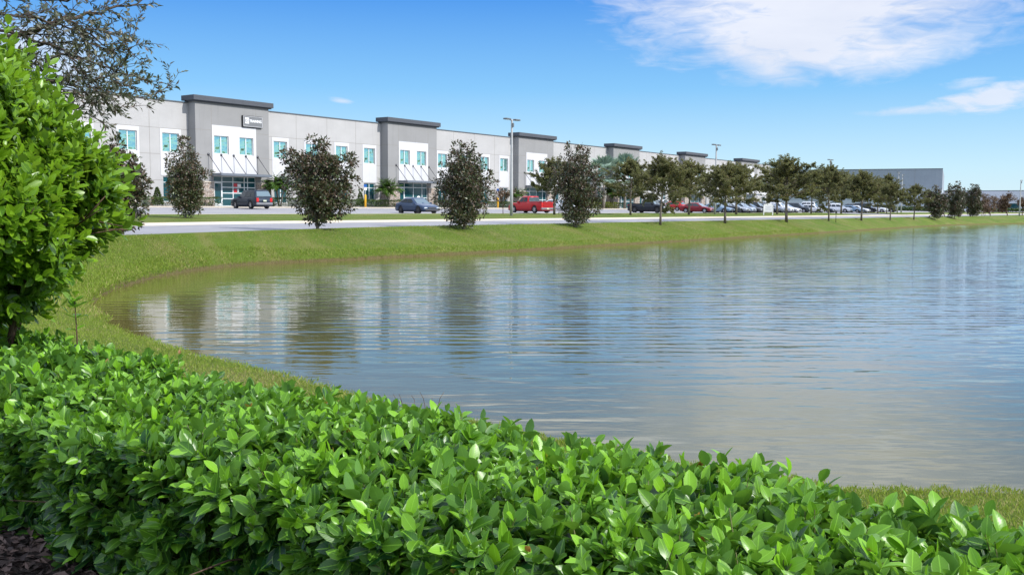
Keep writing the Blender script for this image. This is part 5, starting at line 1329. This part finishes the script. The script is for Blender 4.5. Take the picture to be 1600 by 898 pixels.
row = [(1121, 'sedan', 'pale_blue', LBLUE, 'pale blue sedan parked just right of the dark red sedan'), (1131, 'suv', 'black', BLACK, 'black sport utility car between the pale blue sedan and the silver sedan', ),
       (1146, 'sedan', 'silver', SILV, 'silver sedan seen behind the trunk of the rounded verge oak'), (1158, 'hatch', 'ice_blue', (.36, .42, .50), 'ice blue hatchback between the silver sedan and the grey sedan'),
       (1170, 'sedan', 'grey', GREY, 'dark grey sedan parked third to the left of the white board sign'), (1181, 'suv', 'black', BLACK, 'tall black sport utility car immediately left of the white board sign'),
       (1194, 'sedan', 'navy', NAVY, 'navy sedan hidden in part by the white board sign'), (1207, 'hatch', 'silver', SILV, 'silver hatchback peeping out right of the white board sign'),
       (1217, 'suv', 'white', WHITE, 'white sport utility car left of the trunk of the tallest oak'), (1229, 'sedan', 'white', WHITE, 'white sedan behind the trunk of the tallest oak'),
       (1246, 'suv', 'slate', (.06, .07, .08), 'slate grey sport utility car in the open right of the tallest oak'), (1270, 'hatch', 'white', WHITE, 'white crossover behind the lawn oak left of the third lamp post'),
       (1284, 'sedan', 'navy', NAVY, 'navy sedan just left of the third lamp post'), (1311, 'suv', 'white', WHITE, 'white estate car in the open right of the third lamp post'),
       (1330, 'sedan', 'pale_blue', LBLUE, 'pale blue sedan right of the white estate car'), (1340, 'sedan', 'white', WHITE, 'white sedan behind the trunk of the narrower oak'),
       (1353, 'van', 'black', BLACK, 'black van parked right of the narrower oak trunk'), (1369, 'suv', 'white', WHITE, 'white sport utility car near the right end of the parking row'), (1384, 'suv', 'black', BLACK, 'black sport utility car last in the row, under the low wide oak')]
for px, kd, cn, cc, lb in row: car(kd, cn, cc, px, 23.3, HB, lb, rim=M_RIMD if random.random() < .3 else None)
back = [(1150, 'suv', 'white', WHITE, 'white car roof in the rear row behind the silver sedan'), (1188, 'suv', 'silver', SILV, 'silver car roof in the rear row above the tall black sport utility car'), (1211, 'suv', 'grey', GREY, 'grey car in the rear row right of the board sign'), (1259, 'van', 'white', WHITE, 'white van in the rear row behind the slate grey car'), (1296, 'suv', 'silver', SILV, 'silver car in the rear row behind the third lamp post'), (1325, 'suv', 'grey', GREY, 'grey car in the rear row behind the pale blue sedan')]
for px, kd, cn, cc, lb in back: car(kd, cn, cc, px, 10.5, HB+math.pi, lb)
for px, b, kd, cn, cc, lb in ((1476, 30, 'van', 'white', WHITE, 'white van between the first two far magnolias'), (1505, 30, 'van', 'white', WHITE, 'white van between the second and third far magnolias'), (1531, 30, 'van', 'silver', SILV, 'silver van right of the far magnolias')):
    car(kd, cn, cc, px, 24.0, HB, lb)

# ------------------------------------------------------------------ far buildings
def far_box(name, label, a, b0, b1, depth, H, mats, bands, windows=(), z0=-.5, rz=None):
    root = empty(name, W(a, b0, z0), BANG-R(90) if rz is None else rz, label, 'building')   # local x towards the road (+b), local y = +a
    Wd = b0-b1; m = MB(); zz = 0
    for i, (h, mi) in enumerate(bands):
        q = MB(); e = .0 if i < len(bands)-1 else 0.0; q.box(-Wd, 0, 0, depth, zz, zz+h); q.build('wall', mats[mi], root) if False else None
        m.quad((-Wd, 0, zz), (0, 0, zz), (0, 0, zz+h), (-Wd, 0, zz+h), mi); m.quad((0, 0, zz), (0, depth, zz), (0, depth, zz+h), (0, 0, zz+h), mi); m.quad((-Wd, 0, zz), (-Wd, 0, zz+h), (-Wd, depth, zz+h), (-Wd, depth, zz), mi); m.quad((-Wd, depth, zz), (-Wd, depth, zz+h), (0, depth, zz+h), (0, depth, zz), mi)
        zz += h
    m.quad((-Wd, 0, zz-.3), (0, 0, zz-.3), (0, depth, zz-.3), (-Wd, depth, zz-.3), 0)
    x = -7.5
    while x > -Wd: m.box(x-.03, x+.03, -.01, .01, 0, zz, m=len(mats)); x -= 7.5
    m.build('wall', mats+[M_JOINT], root)
    c = MB(); c.box(-Wd-.05, .05, -.08, .3, zz, zz+.18); c.build('parapet_cap', M_CAPT, root)
    for x0, x1, z_, z1_, mt in windows:
        w_ = MB(); w_.box(x0, x1, -.03, .02, z_, z1_); wo_ = w_.build('window', M_FRAME, root); g = MB(); g.box(x0+.1, x1-.1, -.05, -.031, z_+.1, z1_-.1); g.build('pane', mt, wo_)
    return root
M_FW1 = wall_mat('warehouse_slate', (.29, .325, .37)); M_FW2 = wall_mat('warehouse_blue_grey', (.39, .43, .48)); M_FW3 = wall_mat('warehouse_pale', (.50, .54, .58))
M_FL = wall_mat('far_wall_lilac', (.58, .60, .66))
far_box('warehouse', 'big plain blue grey warehouse beyond the end of the long building', 303, 17.6, -75, 60, 12.0, [M_FW1, M_FW2, M_FW3], [(3.0, 2), (3.6, 1), (5.7, 0)], z0=-.3, rz=R(-24.5))
far_box('far_building', 'low pale building in the distance past the warehouse corner', 372, 47, -30, 40, 7.0, [M_FL], [(7.1, 0)], [(-24.5, -18.0, .9, 2.9, M_GLASS2), (-16.5, -14.5, .4, 2.9, M_GLASS2), (-40, -34, .9, 2.9, M_GLASS2), (-8, -4, .9, 2.9, M_GLASS2)], z0=-.3)
def far_hedge(a, b0, b1, h, label, loc=None, rz=None):
    rg = np.random.default_rng(int(a)); n = 6000; L_ = b0-b1
    P = np.stack([rg.uniform(-1.2, 1.2, n), rg.uniform(-L_/2, L_/2, n), rg.uniform(0, h, n)], 1); D = rnd_unit(rg, n); D[:, 2] = np.abs(D[:, 2])
    o = leaf_mesh('far_shrubs', P, D, rnd_unit(rg, n), rg.uniform(.35, .6, n), rg.uniform(0, .7, n), M_BOX, None, 'quad', .4, .2, .1, rg); o.location = W(a, (b0+b1)/2, -.35); o.rotation_euler = (0, 0, BANG if rz is None else rz)
    if loc is not None: o.location = loc
    tag(o, label, 'shrub', 'far shrub rows')
far_hedge(298, 16.5, -70, 1.2, 'dark green shrub row at the foot of the warehouse', W(303, 17.6, -.35)-Vector((.91, -.415, 0))*43.5-Vector((.415, .91, 0))*1.4, R(65.5))
far_hedge(366, 46, -20, .9, 'dark shrub row at the foot of the distant low building')
for o in bpy.data.objects:
    l_ = o.get('label')
    if l_ and not 4 <= len(l_.split()) <= 16: print('LABEL', len(l_.split()), o.name, l_)
